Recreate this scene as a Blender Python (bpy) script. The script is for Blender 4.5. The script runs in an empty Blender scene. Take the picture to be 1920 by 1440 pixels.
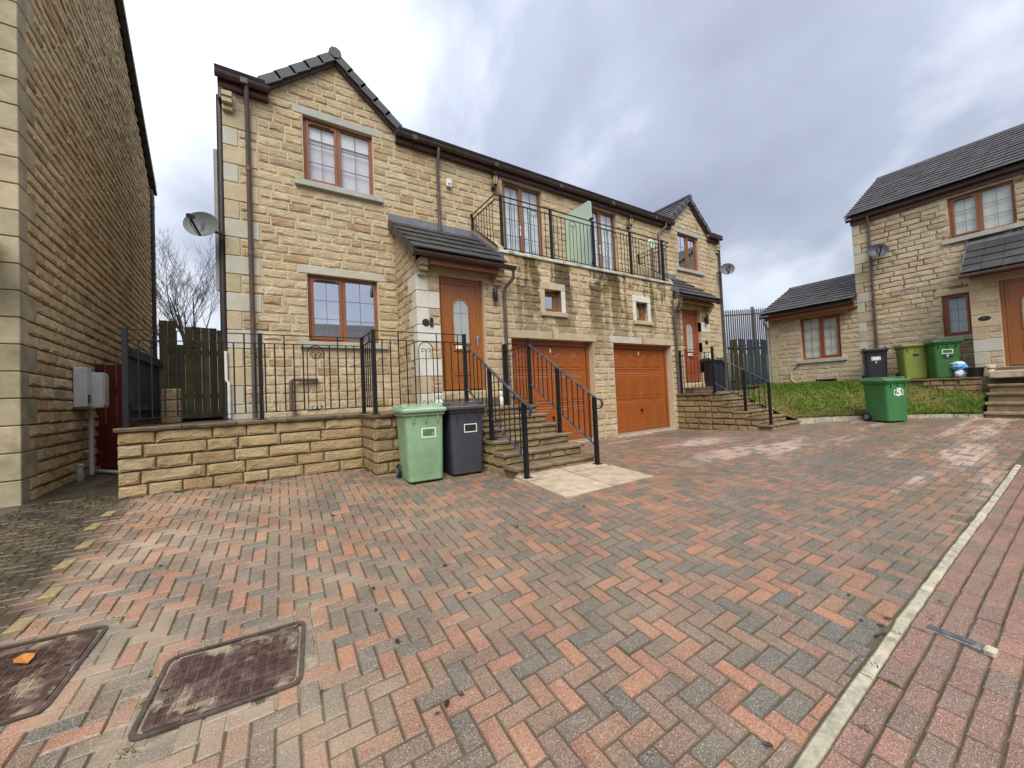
import bpy, math, random
import numpy as np
from mathutils import Matrix, Vector
R = math.radians
random.seed(7); rng = np.random.default_rng(7)
S = bpy.context.scene
COL = S.collection

# ---------------------------------------------------------------- camera
CAMZ = 1.11
F_PX = 720.734
def cam_axes(a, b, c):
    f = np.array([np.sin(a)*np.cos(b), np.cos(a)*np.cos(b), np.sin(b)])
    r = np.array([np.cos(a), -np.sin(a), 0.]); d = np.cross(f, r)
    return np.array([r*np.cos(c)+d*np.sin(c), -r*np.sin(c)+d*np.cos(c), f])
CM = cam_axes(*np.radians([32.776, 1.6364, 2.6129]))
cd = bpy.data.cameras.new('camera'); cam = bpy.data.objects.new('camera', cd); COL.objects.link(cam)
cd.sensor_width = 36; cd.lens = 36*F_PX/1920; cd.clip_start = .05; cd.clip_end = 2000
mw = Matrix.Identity(4)
for i in range(3):
    mw[i][0] = CM[0][i]; mw[i][1] = -CM[1][i]; mw[i][2] = -CM[2][i]
mw[2][3] = CAMZ
cam.matrix_world = mw
S.camera = cam
def project(P):
    q = CM @ (np.asarray(P, float)-np.array([0, 0, CAMZ]))
    return (q[0]/q[2]*F_PX+960, q[1]/q[2]*F_PX+720, q[2]) if q[2] > .05 else (-9999, -9999, q[2])

# ---------------------------------------------------------------- world, sun, exposure
SUN_AZ, SUN_EL = R(212), R(50)        # compass-like: azimuth from +Y clockwise
W = bpy.data.worlds.new('World'); S.world = W; W.use_nodes = True
wn = W.node_tree; wn.nodes.clear()
def wnode(t, **k):
    n = wn.nodes.new(t)
    for a, b in k.items(): setattr(n, a, b)
    return n
def wl(a, b): wn.links.new(a, b)
sky = wnode('ShaderNodeTexSky', sky_type='NISHITA', sun_disc=False, sun_elevation=SUN_EL, sun_rotation=SUN_AZ)
bg1 = wnode('ShaderNodeBackground'); bg1.inputs[1].default_value = .09; wl(sky.outputs[0], bg1.inputs[0])
tc = wnode('ShaderNodeTexCoord'); sp = wnode('ShaderNodeSeparateXYZ'); wl(tc.outputs['Generated'], sp.inputs[0])
def wmath(op, a, b=None, c=None):
    n = wnode('ShaderNodeMath', operation=op)
    for i, x in enumerate((a, b, c)):
        if x is None: continue
        if isinstance(x, (int, float)): n.inputs[i].default_value = x
        else: wl(x, n.inputs[i])
    return n.outputs[0]
zc = wmath('MAXIMUM', sp.outputs[2], 0.0); zz = wmath('ADD', zc, 1.0)
u = wmath('DIVIDE', sp.outputs[0], zz); v = wmath('DIVIDE', sp.outputs[1], zz)
cb = wnode('ShaderNodeCombineXYZ'); wl(u, cb.inputs[0]); wl(v, cb.inputs[1])
mp = wnode('ShaderNodeMapping'); wl(cb.outputs[0], mp.inputs[0])
mp.inputs['Location'].default_value = (34.9342, 51.1151, 0); mp.inputs['Rotation'].default_value = (0, 0, 0); mp.inputs['Scale'].default_value = (1.0, .70, 1)
nz = wnode('ShaderNodeTexNoise'); wl(mp.outputs[0], nz.inputs['Vector'])
nz.inputs['Scale'].default_value = 2.6; nz.inputs['Detail'].default_value = 7; nz.inputs['Roughness'].default_value = .50; nz.inputs['Distortion'].default_value = .25
cr = wnode('ShaderNodeValToRGB'); wl(nz.outputs[0], cr.inputs[0])
e = cr.color_ramp.elements
e[0].position = .30; e[0].color = (.24, .265, .34, 1); e[1].position = .68; e[1].color = (.98, 1.02, 1.08, 1)
e2 = e.new(.47); e2.color = (.37, .405, .50, 1); e3 = e.new(.575); e3.color = (.70, .75, .84, 1)
gr = wmath('MULTIPLY_ADD', zc, .75, .62)                 # overcast sky is brighter towards the zenith
vm = wnode('ShaderNodeVectorMath', operation='SCALE'); wl(cr.outputs[0], vm.inputs[0]); wl(gr, vm.inputs['Scale'])
bg2 = wnode('ShaderNodeBackground'); bg2.inputs[1].default_value = .66; wl(vm.outputs[0], bg2.inputs[0])
mx = wnode('ShaderNodeMixShader'); mx.inputs[0].default_value = .93; wl(bg1.outputs[0], mx.inputs[1]); wl(bg2.outputs[0], mx.inputs[2])
wo = wnode('ShaderNodeOutputWorld'); wl(mx.outputs[0], wo.inputs[0])
sl = bpy.data.lights.new('sun', 'SUN'); sl.energy = 1.5; sl.angle = R(40); sl.color = (1, .95, .87)
so = bpy.data.objects.new('sun', sl); COL.objects.link(so)
sd = Vector((math.sin(SUN_AZ)*math.cos(SUN_EL), math.cos(SUN_AZ)*math.cos(SUN_EL), math.sin(SUN_EL)))
so.rotation_euler = sd.to_track_quat('Z', 'Y').to_euler(); so.location = (0, 0, 30)
S.view_settings.view_transform = 'Standard'; S.view_settings.look = 'None'
S.view_settings.exposure = 1.28; S.view_settings.gamma = 1; S.view_settings.use_curve_mapping = False
S.cycles.max_bounces = 6; S.cycles.diffuse_bounces = 3; S.cycles.glossy_bounces = 3; S.cycles.transparent_max_bounces = 8
S.cycles.caustics_reflective = False; S.cycles.caustics_refractive = False

# ---------------------------------------------------------------- materials
MATS = {}
class NT:
    def __init__(s, name):
        s.m = bpy.data.materials.new(name); s.m.use_nodes = True; s.t = s.m.node_tree
        s.b = s.t.nodes['Principled BSDF']; MATS[name] = s.m
    def n(s, t, ins=None, **k):
        x = s.t.nodes.new(t)
        for a, b in k.items(): setattr(x, a, b)
        for a, b in (ins or {}).items(): s.set(x.inputs[a], b)
        return x
    def set(s, i, v):
        if isinstance(v, bpy.types.NodeSocket): s.t.links.new(v, i)
        else: i.default_value = v
    def math(s, op, a, b=0., c=0.):
        x = s.n('ShaderNodeMath', operation=op)
        for i, q in enumerate((a, b, c)): s.set(x.inputs[i], q)
        return x.outputs[0]
    def pos(s):
        if not hasattr(s, '_p'): s._p = s.n('ShaderNodeNewGeometry').outputs['Position']
        return s._p
    def xyz(s):
        if not hasattr(s, '_x'): s._x = s.n('ShaderNodeSeparateXYZ', {0: s.pos()}).outputs
        return s._x
    def obj(s):
        if not hasattr(s, '_o'): s._o = s.n('ShaderNodeTexCoord').outputs['Object']
        return s._o
    def noise(s, vec, scale, detail=4, rough=.55, dist=0., sc3=None, loc=(0, 0, 0)):
        if sc3 or any(loc): vec = s.n('ShaderNodeMapping', {'Vector': vec, 'Scale': sc3 or (1, 1, 1), 'Location': loc}).outputs[0]
        return s.n('ShaderNodeTexNoise', {'Vector': vec, 'Scale': scale, 'Detail': detail, 'Roughness': rough, 'Distortion': dist}).outputs[0]
    def ramp(s, fac, stops, interp='LINEAR'):
        x = s.n('ShaderNodeValToRGB', {0: fac}); x.color_ramp.interpolation = interp; e = x.color_ramp.elements
        C4 = lambda c: (c, c, c, 1) if isinstance(c, (int, float)) else (*c, 1)
        e[0].position, e[0].color = stops[0][0], C4(stops[0][1]); e[1].position, e[1].color = stops[-1][0], C4(stops[-1][1])
        for p, c in stops[1:-1]: q = e.new(p); q.color = C4(c)
        return x.outputs[0]
    def mix(s, f, a, b, mode='MIX'):
        x = s.n('ShaderNodeMix', data_type='RGBA', blend_type=mode)
        s.set(x.inputs[0], f)
        for i, q in ((6, a), (7, b)): s.set(x.inputs[i], (*q, 1) if isinstance(q, tuple) else q)
        return x.outputs[2]
    def rnd(s, k=1.):
        a = s.n('ShaderNodeObjectInfo').outputs['Random']; b = s.n('ShaderNodeAttribute', attribute_name='rnd').outputs['Fac']
        return s.math('FRACT', s.math('MULTIPLY', s.math('ADD', a, b), k))
    def bump(s, h, strength, dist=.01, prev=None):
        x = s.n('ShaderNodeBump', {'Height': h, 'Strength': strength, 'Distance': dist})
        if prev: s.set(x.inputs['Normal'], prev)
        return x.outputs[0]
    def out(s, col, rough=.7, normal=None, metal=0., spec=.5, coat=0.):
        s.set(s.b.inputs['Base Color'], (*col, 1) if isinstance(col, tuple) else col)
        s.set(s.b.inputs['Roughness'], rough); s.b.inputs['Metallic'].default_value = metal
        s.b.inputs['Specular IOR Level'].default_value = spec; s.b.inputs['Coat Weight'].default_value = coat
        if normal: s.set(s.b.inputs['Normal'], normal)
        return s.m

def stain_mix(t, c):
    """algae and soot streaks running down below the balcony edge"""
    p = t.pos(); x, y, z = t.xyz()[0], t.xyz()[1], t.xyz()[2]
    s1 = t.noise(p, 1.0, 4, .6, .2, sc3=(2.4, 1, .26), loc=(1.3, 0, 0)); s2 = t.noise(p, 5, 4, .65)
    zf = t.ramp(t.math('DIVIDE', z, 4.0), [(.42, 0), (.62, .5), (.88, .95), (.99, 1.0)])
    m = t.math('MULTIPLY', t.ramp(t.math('MULTIPLY_ADD', s2, .38, t.math('MULTIPLY', s1, .82)), [(.555, 0), (.64, 1)]), zf)
    yf = t.ramp(t.math('DIVIDE', y, 10.), [(.655, 1), (.66, 0)]); xf = t.ramp(t.math('DIVIDE', x, 10.), [(.405, 0), (.44, 1)])
    m = t.math('MULTIPLY', t.math('MULTIPLY', m, yf), xf)
    g = t.noise(p, 1.7, 3, .5, loc=(4, 2, 0))
    return t.mix(t.math('MULTIPLY', m, .93), c, t.mix(t.ramp(g, [(.42, 0), (.60, 1)]), (.040, .033, .022), (.13, .095, .022)))
def stone_mat(name, stops, tint=(1, 1, 1), stain=None, dirt=.25):
    t = NT(name); p = t.pos(); r = t.rnd()
    c = t.ramp(r, stops)
    n1 = t.noise(p, 7, 5, .6); n2 = t.noise(p, 55, 4, .6); n3 = t.noise(p, 2.1, 3, .5, .4)
    c = t.mix(t.ramp(n3, [(.55, 0), (.75, .40)]), c, (.46, .28, .12))
    c = t.mix(1, c, t.ramp(n1, [(.25, .68), (.75, 1.15)]), 'MULTIPLY')
    c = t.mix(1, c, t.ramp(n2, [(.2, .72), (.7, 1.12)]), 'MULTIPLY')
    dn = t.noise(p, 1.1, 5, .65, .3)
    c = t.mix(t.ramp(dn, [(.50, 0), (.78, dirt*2)]), c, (.17, .135, .09))
    c = t.mix(1, c, tint, 'MULTIPLY')
    if stain: c = stain_mix(t, c)
    n5 = t.noise(p, 17, 6, .62, .5, sc3=(1, 1, 1.7)); bp = t.bump(n2, .55, .012, t.bump(n5, .85, .03))
    return t.out(c, .85, bp, spec=.25)
BUFF = [(0, (.56, .445, .27)), (.2, (.60, .48, .30)), (.42, (.545, .42, .25)), (.6, (.63, .515, .34)), (.74, (.53, .415, .26)), (.84, (.575, .45, .275)), (.90, (.50, .36, .20)), (.95, (.44, .30, .16)), (1, (.43, .35, .245))]
stone_mat('sandstone', BUFF, stain=True, dirt=.08)
stone_mat('sandstone_pale', [(p, (c[0]*.98, c[1]*1.0, c[2]*1.12)) for p, c in BUFF], dirt=.06)
stone_mat('sandstone_weathered', BUFF, tint=(1.36, 1.29, 1.17), dirt=.26)
stone_mat('sandstone_wall', [(0, (.46, .345, .19)), (.25, (.52, .405, .24)), (.5, (.42, .31, .17)), (.75, (.51, .405, .25)), (1, (.44, .30, .155))], tint=(.92, .89, .82), dirt=.28)
stone_mat('sandstone_damp', [(0, (.30, .22, .11)), (.5, (.36, .26, .135)), (1, (.26, .19, .10))], dirt=.4)

def simple(name, col, rough=.6, nscale=20, var=.18, bump=0., bscale=80, spec=.5, metal=0., coat=0., rv=.0, dirtcol=None, dirtscale=2., dirtamt=.5):
    t = NT(name); o = t.pos(); n = t.noise(o, nscale, 5, .6)
    c = t.mix(1, col, t.ramp(n, [(.25, 1-var), (.75, 1+var)]), 'MULTIPLY')
    if rv: c = t.mix(1, c, t.ramp(t.rnd(), [(0, 1-rv), (1, 1+rv)]), 'MULTIPLY')
    if dirtcol: c = t.mix(t.ramp(t.noise(o, dirtscale, 5, .65, .3), [(.45, 0), (.7, dirtamt)]), c, dirtcol)
    nb = t.bump(t.noise(o, bscale, 4, .6), bump, .01) if bump else None
    return t.out(c, rough, nb, metal, spec, coat)
t = NT('mortar'); c = t.mix(1, (.60, .50, .35), t.ramp(t.noise(t.pos(), 30, 5, .6), [(.25, .75), (.75, 1.2)]), 'MULTIPLY'); t.out(stain_mix(t, c), .9, t.bump(t.noise(t.pos(), 80, 4, .6), .3, .01), spec=.2)
simple('mortar_weathered', (.20, .155, .105), .9, 30, .25, .3, spec=.2, dirtcol=(.08, .065, .05), dirtamt=.8)
simple('mortar_damp', (.20, .15, .085), .9, 30, .25, .3, spec=.2, dirtcol=(.09, .07, .045))
simple('quoin_sand', (.50, .415, .275), .85, 6, .16, .25, spec=.2, rv=.10, dirtcol=(.33, .25, .15), dirtscale=3, dirtamt=.5)
simple('quoin_grey', (.50, .49, .42), .85, 8, .08, .15, spec=.2, rv=.06, dirtcol=(.47, .385, .25), dirtscale=2.4, dirtamt=.7)
simple('quoin_pale', (.66, .645, .57), .85, 8, .08, .12, spec=.2, rv=.05, dirtcol=(.5, .44, .33), dirtscale=2.4, dirtamt=.5)
simple('coping_pale', (.55, .54, .47), .8, 8, .2, .3, spec=.2, rv=.1, dirtcol=(.16, .14, .07), dirtscale=3.5, dirtamt=.9)
simple('quoin_weathered', (.46, .385, .255), .85, 6, .2, .25, spec=.2, rv=.14, dirtcol=(.16, .13, .075), dirtscale=2.5, dirtamt=.6)
simple('cast_sill', (.42, .42, .375), .8, 9, .14, .15, spec=.25, dirtcol=(.30, .29, .23), dirtscale=3)
def grain(name, c1, c2, rough, ax='z', coat=.2):
    t = NT(name); sc = {'z': (30, 30, 1.4), 'x': (1.4, 30, 30)}[ax]
    n = t.noise(t.pos(), 3.0, 6, .6, .6, sc3=sc); n2 = t.noise(t.pos(), 1.2, 2, .5)
    c = t.mix(t.ramp(n, [(.3, 0), (.7, 1)]), c1, c2)
    c = t.mix(1, c, t.ramp(n2, [(.3, .9), (.7, 1.08)]), 'MULTIPLY')
    return t.out(c, rough, t.bump(n, .08, .004), spec=.45, coat=coat)
grain('oak_upvc', (.215, .075, .028), (.29, .115, .046), .38)
grain('oak_red', (.24, .055, .022), (.32, .095, .036), .38)
grain('oak_door', (.265, .085, .019), (.37, .135, .034), .28)
grain('garage_oak', (.25, .062, .012), (.36, .105, .020), .34)
simple('gutter_brown', (.062, .036, .032), .38, 10, .2, spec=.5, dirtcol=(.11, .085, .07), dirtscale=4)
simple('pipe_brown', (.105, .072, .068), .42, 6, .15, spec=.5, dirtcol=(.16, .13, .12), dirtscale=5)
simple('pipe_black', (.03, .026, .024), .45, 6, .2, spec=.5)
simple('pipe_grey', (.30, .29, .26), .5, 6, .15)
simple('fascia_brown', (.085, .034, .027), .42, 8, .15)
simple('tile_slate', (.034, .033, .036), .52, 14, .3, .3, 120, spec=.5, rv=.22, dirtcol=(.10, .095, .08), dirtscale=3, dirtamt=.5)
simple('tile_brown', (.044, .036, .035), .55, 14, .3, .3, 120, spec=.5, rv=.25, dirtcol=(.12, .11, .10), dirtscale=2.5, dirtamt=.5)
simple('tile_verge', (.062, .065, .075), .5, 9, .2, .2, 100, spec=.5, rv=.12, dirtcol=(.07, .07, .075), dirtscale=3)
simple('lead', (.17, .185, .215), .42, 7, .25, .1, 40, spec=.5, dirtcol=(.09, .095, .11), dirtscale=4)
simple('iron', (.009, .0095, .012), .48, 30, .25, .05, 200, spec=.35)
simple('iron_worn', (.030, .032, .038), .30, 30, .25, .05, 200, spec=.6, dirtcol=(.20, .20, .21), dirtscale=9, dirtamt=.6)
simple('flag_wet', (.155, .115, .078), .30, 7, .3, .35, 40, spec=.5, rv=.2, dirtcol=(.06, .047, .03), dirtscale=2.6, dirtamt=.7)
simple('flag_tread', (.25, .185, .12), .33, 7, .3, .35, 40, spec=.5, rv=.15, dirtcol=(.10, .075, .045), dirtscale=2.6, dirtamt=.7)
simple('flag_buff', (.50, .40, .285), .5, 5, .16, .25, 60, spec=.4, rv=.08, dirtcol=(.22, .17, .115), dirtscale=5.5, dirtamt=.7)
simple('concrete', (.30, .285, .24), .8, 9, .25, .3, 60, spec=.3, dirtcol=(.13, .12, .09))
simple("bin_green_pale", (.25, .40, .24), .40, 5, .08, .08, 400, spec=.4, dirtcol=(.17, .27, .15), dirtscale=3.2, dirtamt=.7)
simple('bin_green', (.052, .20, .066), .40, 5, .08, .08, 400, spec=.4, dirtcol=(.06, .12, .05), dirtscale=3, dirtamt=.6)
simple('bin_green_deep', (.040, .135, .040), .40, 5, .1, .08, 400, spec=.4)
simple('bin_olive', (.22, .27, .055), .45, 5, .1, .08, 400, spec=.4)
simple('bin_grey', (.048, .053, .066), .40, 5, .12, .08, 400, spec=.45)
simple('bin_black', (.018, .022, .034), .40, 5, .1, .08, 400, spec=.45)
for nm_, c_ in (('bin_green_pale', (.33, .50, .33)), ('bin_green', (.075, .25, .09)), ('bin_green_deep', (.05, .16, .05)), ('bin_olive', (.24, .29, .07)), ('bin_grey', (.075, .078, .088)), ('bin_black', (.03, .034, .045))): simple(nm_+'_lid', c_, .24, 5, .08, .06, 300, spec=.6, coat=.35, dirtcol=tuple(q*.7 for q in c_), dirtscale=5, dirtamt=.5)  # lids lighter than the bodies: sky reflection put into their colour
simple('rubber', (.012, .012, .012), .6, 30, .2)
simple('white_plastic', (.72, .72, .69), .35, 9, .06, dirtcol=(.5, .49, .42), dirtscale=4, dirtamt=.5)
simple('white_paint', (.82, .84, .80), .5, 9, .05)
simple('decal_green', (.06, .22, .055), .5, 20, .1)
simple('decal_dark', (.02, .02, .022), .5, 20, .1)
simple('steel', (.62, .62, .63), .22, 9, .05, metal=1.)
simple('steel_dull', (.20, .205, .205), .5, 30, .3, .2, 60, metal=.2, dirtcol=(.07, .062, .05), dirtscale=18, dirtamt=.8)
simple('dish_grey', (.125, .127, .135), .6, 6, .06)
simple('dish_dark', (.035, .04, .05), .5, 6, .1)
simple('black_plastic', (.012, .012, .014), .35, 20, .1)
simple('timber_green', (.060, .056, .026), .85, 5, .35, .5, 30, spec=.2, rv=.35, dirtcol=(.03, .026, .014), dirtscale=3, dirtamt=.7)
simple('timber_blue', (.028, .036, .050), .7, 5, .25, .3, 30, spec=.3, rv=.2)
simple('timber_red', (.14, .022, .014), .6, 5, .25, .3, 30, spec=.3, rv=.2)
simple('palisade', (.05, .04, .047), .5, 5, .2, spec=.4, rv=.15)
simple('metal_pale', (.19, .165, .175), .5, 5, .2, spec=.4, rv=.1)
simple('sky_reflect_lilac', (.66, .64, .70), .9, 3, .05)  # pale lilac of the reflected sky, put into the colour of a sheet
simple('curtain_white', (.80, .82, .80), .9, 3, .06)
simple('curtain_cool', (.66, .75, .80), .9, 3, .08)
simple('curtain_pale', (.76, .80, .74), .9, 3, .06)
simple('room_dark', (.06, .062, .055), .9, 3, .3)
simple('blue_bag', (.10, .33, .62), .35, 8, .3)
simple('pale_bag', (.66, .70, .75), .3, 8, .15)
simple('bottle_plastic', (.36, .38, .38), .3, 8, .15)
simple('ornament', (.62, .52, .30), .6, 20, .2)
simple('leaf_orange', (.52, .19, .04), .55, 30, .25)
simple('leaf_dark', (.028, .020, .013), .6, 30, .4)
t = NT('litter'); t.out(t.ramp(t.rnd(), [(0, (.03, .02, .013)), (.5, (.07, .045, .025)), (.85, (.13, .09, .05)), (1, (.30, .25, .18))]), .8, spec=.2)
simple('bark', (.15, .125, .12), .9, 9, .3)
simple('render_cream', (.52, .46, .33), .8, 5, .1)
simple('moss', (.10, .125, .028), .9, 30, .35)
simple('statue_white', (.70, .69, .64), .7, 12, .1)
t = NT('lamp_glass'); t.out((.55, .40, .20), .2, spec=.5); 
t = NT('frosted_glass'); n = t.noise(t.pos(), 90, 3); t.out((.50, .66, .55), .22, t.bump(n, .08, .004), spec=.5)
t.b.inputs['Transmission Weight'].default_value = .12
def glass(name, refl, tint):
    t = NT(name); t.t.nodes.remove(t.b)
    tr = t.n('ShaderNodeBsdfTransparent', {0: (*tint, 1)}); 
    wob = t.bump(t.noise(t.pos(), 1.7, 2, .5), .02, .01)
    gl = t.n('ShaderNodeBsdfGlossy', {'Roughness': .012, 'Normal': wob}); gl.inputs[0].default_value = (.96, .97, 1, 1)
    lw = t.n('ShaderNodeLayerWeight', {'Blend': .35}).outputs['Facing']
    f = t.math('MINIMUM', t.math('MULTIPLY_ADD', lw, .25, refl), .95)
    m = t.n('ShaderNodeMixShader', {0: f}); t.t.links.new(tr.outputs[0], m.inputs[1]); t.t.links.new(gl.outputs[0], m.inputs[2])
    t.t.links.new(m.outputs[0], t.t.nodes['Material Output'].inputs[0])
glass('glass_clear', .80, (.75, .78, .75)); glass('glass_soft', .11, (.98, .99, .98))
t = NT('glass_door'); n = t.noise(t.pos(), 120, 3); t.out((.42, .44, .43), .07, t.bump(n, .03, .004), spec=1.0); t.b.inputs['Coat Weight'].default_value = .5
# paving
def paver_mat(name, stops, far=False):
    t = NT(name); p = t.pos(); r = t.rnd(); x, y = t.xyz()[0], t.xyz()[1]
    big = t.noise(p, .55, 3, .5, .3)
    f = t.math('FRACT', t.math('MULTIPLY_ADD', big, .55, t.math('MULTIPLY', r, .85)))
    c = t.ramp(f, stops)
    sp1 = t.noise(p, 210, 2, .75); sp2 = t.noise(p, 95, 3, .75)
    n1 = t.noise(p, 3.0, 5, .6, .2)
    c = t.mix(1, c, t.ramp(n1, [(.25, .74), (.75, 1.18)]), 'MULTIPLY')
    c = t.mix(1, c, t.ramp(sp2, [(.32, .55), (.66, 1.3)]), 'MULTIPLY')
    c = t.mix(t.ramp(sp1, [(.56, 0), (.68, .85)]), c, (.62, .54, .46))
    # pale, sand-dusted area on the near left and washed strips on the right
    dust = t.math('MULTIPLY', t.ramp(t.noise(p, .9, 5, .65, .4), [(.42, 0), (.66, .60)]), t.ramp(t.math('MULTIPLY_ADD', x, .14, .38), [(.25, 1), (.72, .04)]))
    dust = t.math('MULTIPLY', dust, t.ramp(t.rnd(7.3), [(.1, .45), (.8, 1.25)]))
    c = t.mix(dust, c, (.48, .365, .25))
    if not far:
        sx = t.math('MULTIPLY_ADD', x, .05, t.math('MULTIPLY', y, .22))
        st = t.noise(t.n('ShaderNodeCombineXYZ', {0: t.math('MULTIPLY', x, .16), 1: t.math('MULTIPLY', y, .95)}).outputs[0], 1.5, 4, .6, .2, loc=(2.6, .4, 0))
        fx = t.ramp(t.math('MULTIPLY', x, .1), [(.47, 0), (.62, 1)])
        c = t.mix(t.math('MULTIPLY', t.ramp(st, [(.53, 0), (.62, .55)]), t.math('MULTIPLY', fx, t.ramp(r, [(.2, .25), (.5, 1.3)]))), c, (.56, .42, .35))
        c = t.mix(t.math('MULTIPLY', t.ramp(st, [(.36, .6), (.46, 0)]), fx), c, (.13, .118, .105))
    # grimy, mossy strip along the neighbouring house
    left = t.ramp(t.math('ADD', t.math('MULTIPLY', x, -.4), t.math('MULTIPLY', t.noise(p, 2.4, 4, .6), .22)), [(.585, 0), (.66, .97)])
    mossy = t.mix(t.ramp(t.noise(p, 2.2, 5, .65), [(.4, 0), (.6, 1)]), (.050, .038, .026), (.092, .072, .038))
    c = t.mix(left, c, mossy)
    ox = t.math('POWER', t.math('ADD', t.math('POWER', t.math('MULTIPLY', t.math('SUBTRACT', x, 8.3), .7), 2.), t.math('POWER', t.math('SUBTRACT', y, 5.6), 2.)), .5)
    oil = t.ramp(t.math('ADD', ox, t.math('MULTIPLY', t.noise(p, 1.6, 4, .6), .5)), [(.55, .72), (1.25, 0)])
    c = t.mix(oil, c, (.105, .098, .088))
    ed = t.n('ShaderNodeAttribute', attribute_name='edge').outputs['Fac']
    grime = t.math('MULTIPLY', ed, t.ramp(t.noise(p, 5, 3, .6), [(.3, .45), (.6, .95)]))
    c = t.mix(grime, c, t.mix(t.ramp(t.noise(p, .8, 3, .5), [(.45, 0), (.62, 1)]), (.075, .058, .042), (.10, .09, .038)))
    bp = t.bump(sp2, .5, .004, t.bump(sp1, .35, .002))
    rg = t.ramp(t.noise(p, 1.3, 4, .6), [(.35, .28), (.65, .52)])
    return t.out(c, rg, bp, spec=.4)
PST = [(p_, tuple((.92*q_+.08*sum(c_)/3)*k_ for q_, k_ in zip(c_, (.92, .90, .825)))) for p_, c_ in [(0, (.275, .128, .083)), (.13, (.345, .158, .095)), (.26, (.225, .125, .088)), (.38, (.215, .150, .108)), (.48, (.120, .114, .098)), (.57, (.165, .132, .102)), (.66, (.39, .175, .098)), (.78, (.255, .150, .102)), (.9, (.130, .122, .106)), (1, (.235, .145, .100))]]
paver_mat('paver', PST)
paver_mat('paver_road', [(0, (.215, .112, .080)), (.25, (.265, .135, .095)), (.5, (.195, .115, .085)), (.7, (.285, .140, .098)), (.86, (.150, .118, .092)), (1, (.225, .120, .085))], True)
simple('paver_buff', (.31, .24, .125), .8, 30, .25, .3, 150, spec=.3, dirtcol=(.17, .13, .07), dirtscale=8, dirtamt=.7)
simple('joint_sand', (.115, .092, .064), .95, 6, .3, .4, 120, spec=.1, dirtcol=(.065, .066, .022), dirtscale=1.6, dirtamt=.85)
simple('bedding', (.30, .245, .18), .95, 25, .3, .5, 90, spec=.1, dirtcol=(.11, .10, .05), dirtscale=7, dirtamt=.8)
simple('kerb_stone', (.45, .41, .31), .85, 10, .25, .5, 60, spec=.2, rv=.10, dirtcol=(.16, .145, .10), dirtscale=14, dirtamt=.75)
simple('soil', (.055, .042, .028), .9, 6, .4, .6, 40, spec=.2, dirtcol=(.03, .024, .016))
simple('wet_slab', (.052, .042, .031), .28, 5, .35, .4, 30, spec=.5, dirtcol=(.10, .085, .055), dirtscale=3)
simple('ground_far', (.08, .09, .05), .95, 2, .3)
t = NT('manhole_iron'); p = t.pos(); c = t.mix(t.ramp(t.noise(p, 11, 5, .65), [(.46, 0), (.62, 1)]), (.072, .040, .032), (.155, .105, .085))
c = t.mix(t.ramp(t.noise(p, 5.2, 4, .6, .5, loc=(3, 1, 0)), [(.56, 0), (.64, .85)]), c, (.36, .29, .20)); t.out(c, .38, t.bump(t.noise(p, 220, 3), .25, .003), metal=.15, spec=.5)
simple('manhole_rim', (.11, .085, .07), .4, 30, .35, .2, 150, spec=.5, metal=.3, dirtcol=(.045, .034, .028), dirtscale=12, dirtamt=.7)
t = NT('grass'); p = t.pos(); c = t.mix(t.ramp(t.noise(p, 1.3, 4, .6), [(.42, 0), (.62, 1)]), (.085, .150, .014), (.20, .165, .050)); c = t.mix(1, c, t.ramp(t.rnd(), [(0, .55), (1, 1.35)]), 'MULTIPLY'); t.out(c, .75, spec=.2)

# ---------------------------------------------------------------- mesh helpers
OFF = {}
def link(o, parent=None):
    COL.objects.link(o)
    if parent is not None:
        o.parent = parent
        if parent in OFF: o.location = Vector(o.location)-OFF[parent]
    return o
def tag(o, label=None, cat=None, group=None, kind=None):
    if label: o['label'] = label
    if cat: o['category'] = cat
    if group: o['group'] = group
    if kind: o['kind'] = kind
    return o
def thing(name, label, cat, loc=(0, 0, 0), group=None, rotz=None, kind=None):
    """Empty at a thing's base. rotz None: children are given in world coordinates; otherwise in local ones."""
    o = bpy.data.objects.new(name, None); o.empty_display_size = .1; COL.objects.link(o); o.location = loc
    if rotz is None: OFF[o] = Vector(loc)
    else: o.rotation_euler[2] = rotz
    return tag(o, label, cat, group, kind)
def mesh(name, v, f, mat, smooth=False):
    me = bpy.data.meshes.new(name); me.from_pydata(v, [], f); me.materials.append(MATS[mat] if isinstance(mat, str) else mat)
    if smooth: me.polygons.foreach_set('use_smooth', [True]*len(me.polygons))
    me.update(); return me
def inst(me, name, parent, M):
    o = bpy.data.objects.new(name, me)
    loc, rot, sc = M.decompose(); o.location = loc; o.rotation_euler = rot.to_euler(); o.scale = sc
    return link(o, parent)
class Fr:
    """wall frame: local x along the wall, -y outwards, z up"""
    def __init__(s, o, a=0): s.M = Matrix.Translation(o) @ Matrix.Rotation(a, 4, 'Z'); s.a = a
    def p(s, x, y, z): return s.M @ Vector((x, y, z))
WORLD = Fr((0, 0, 0))
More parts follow.
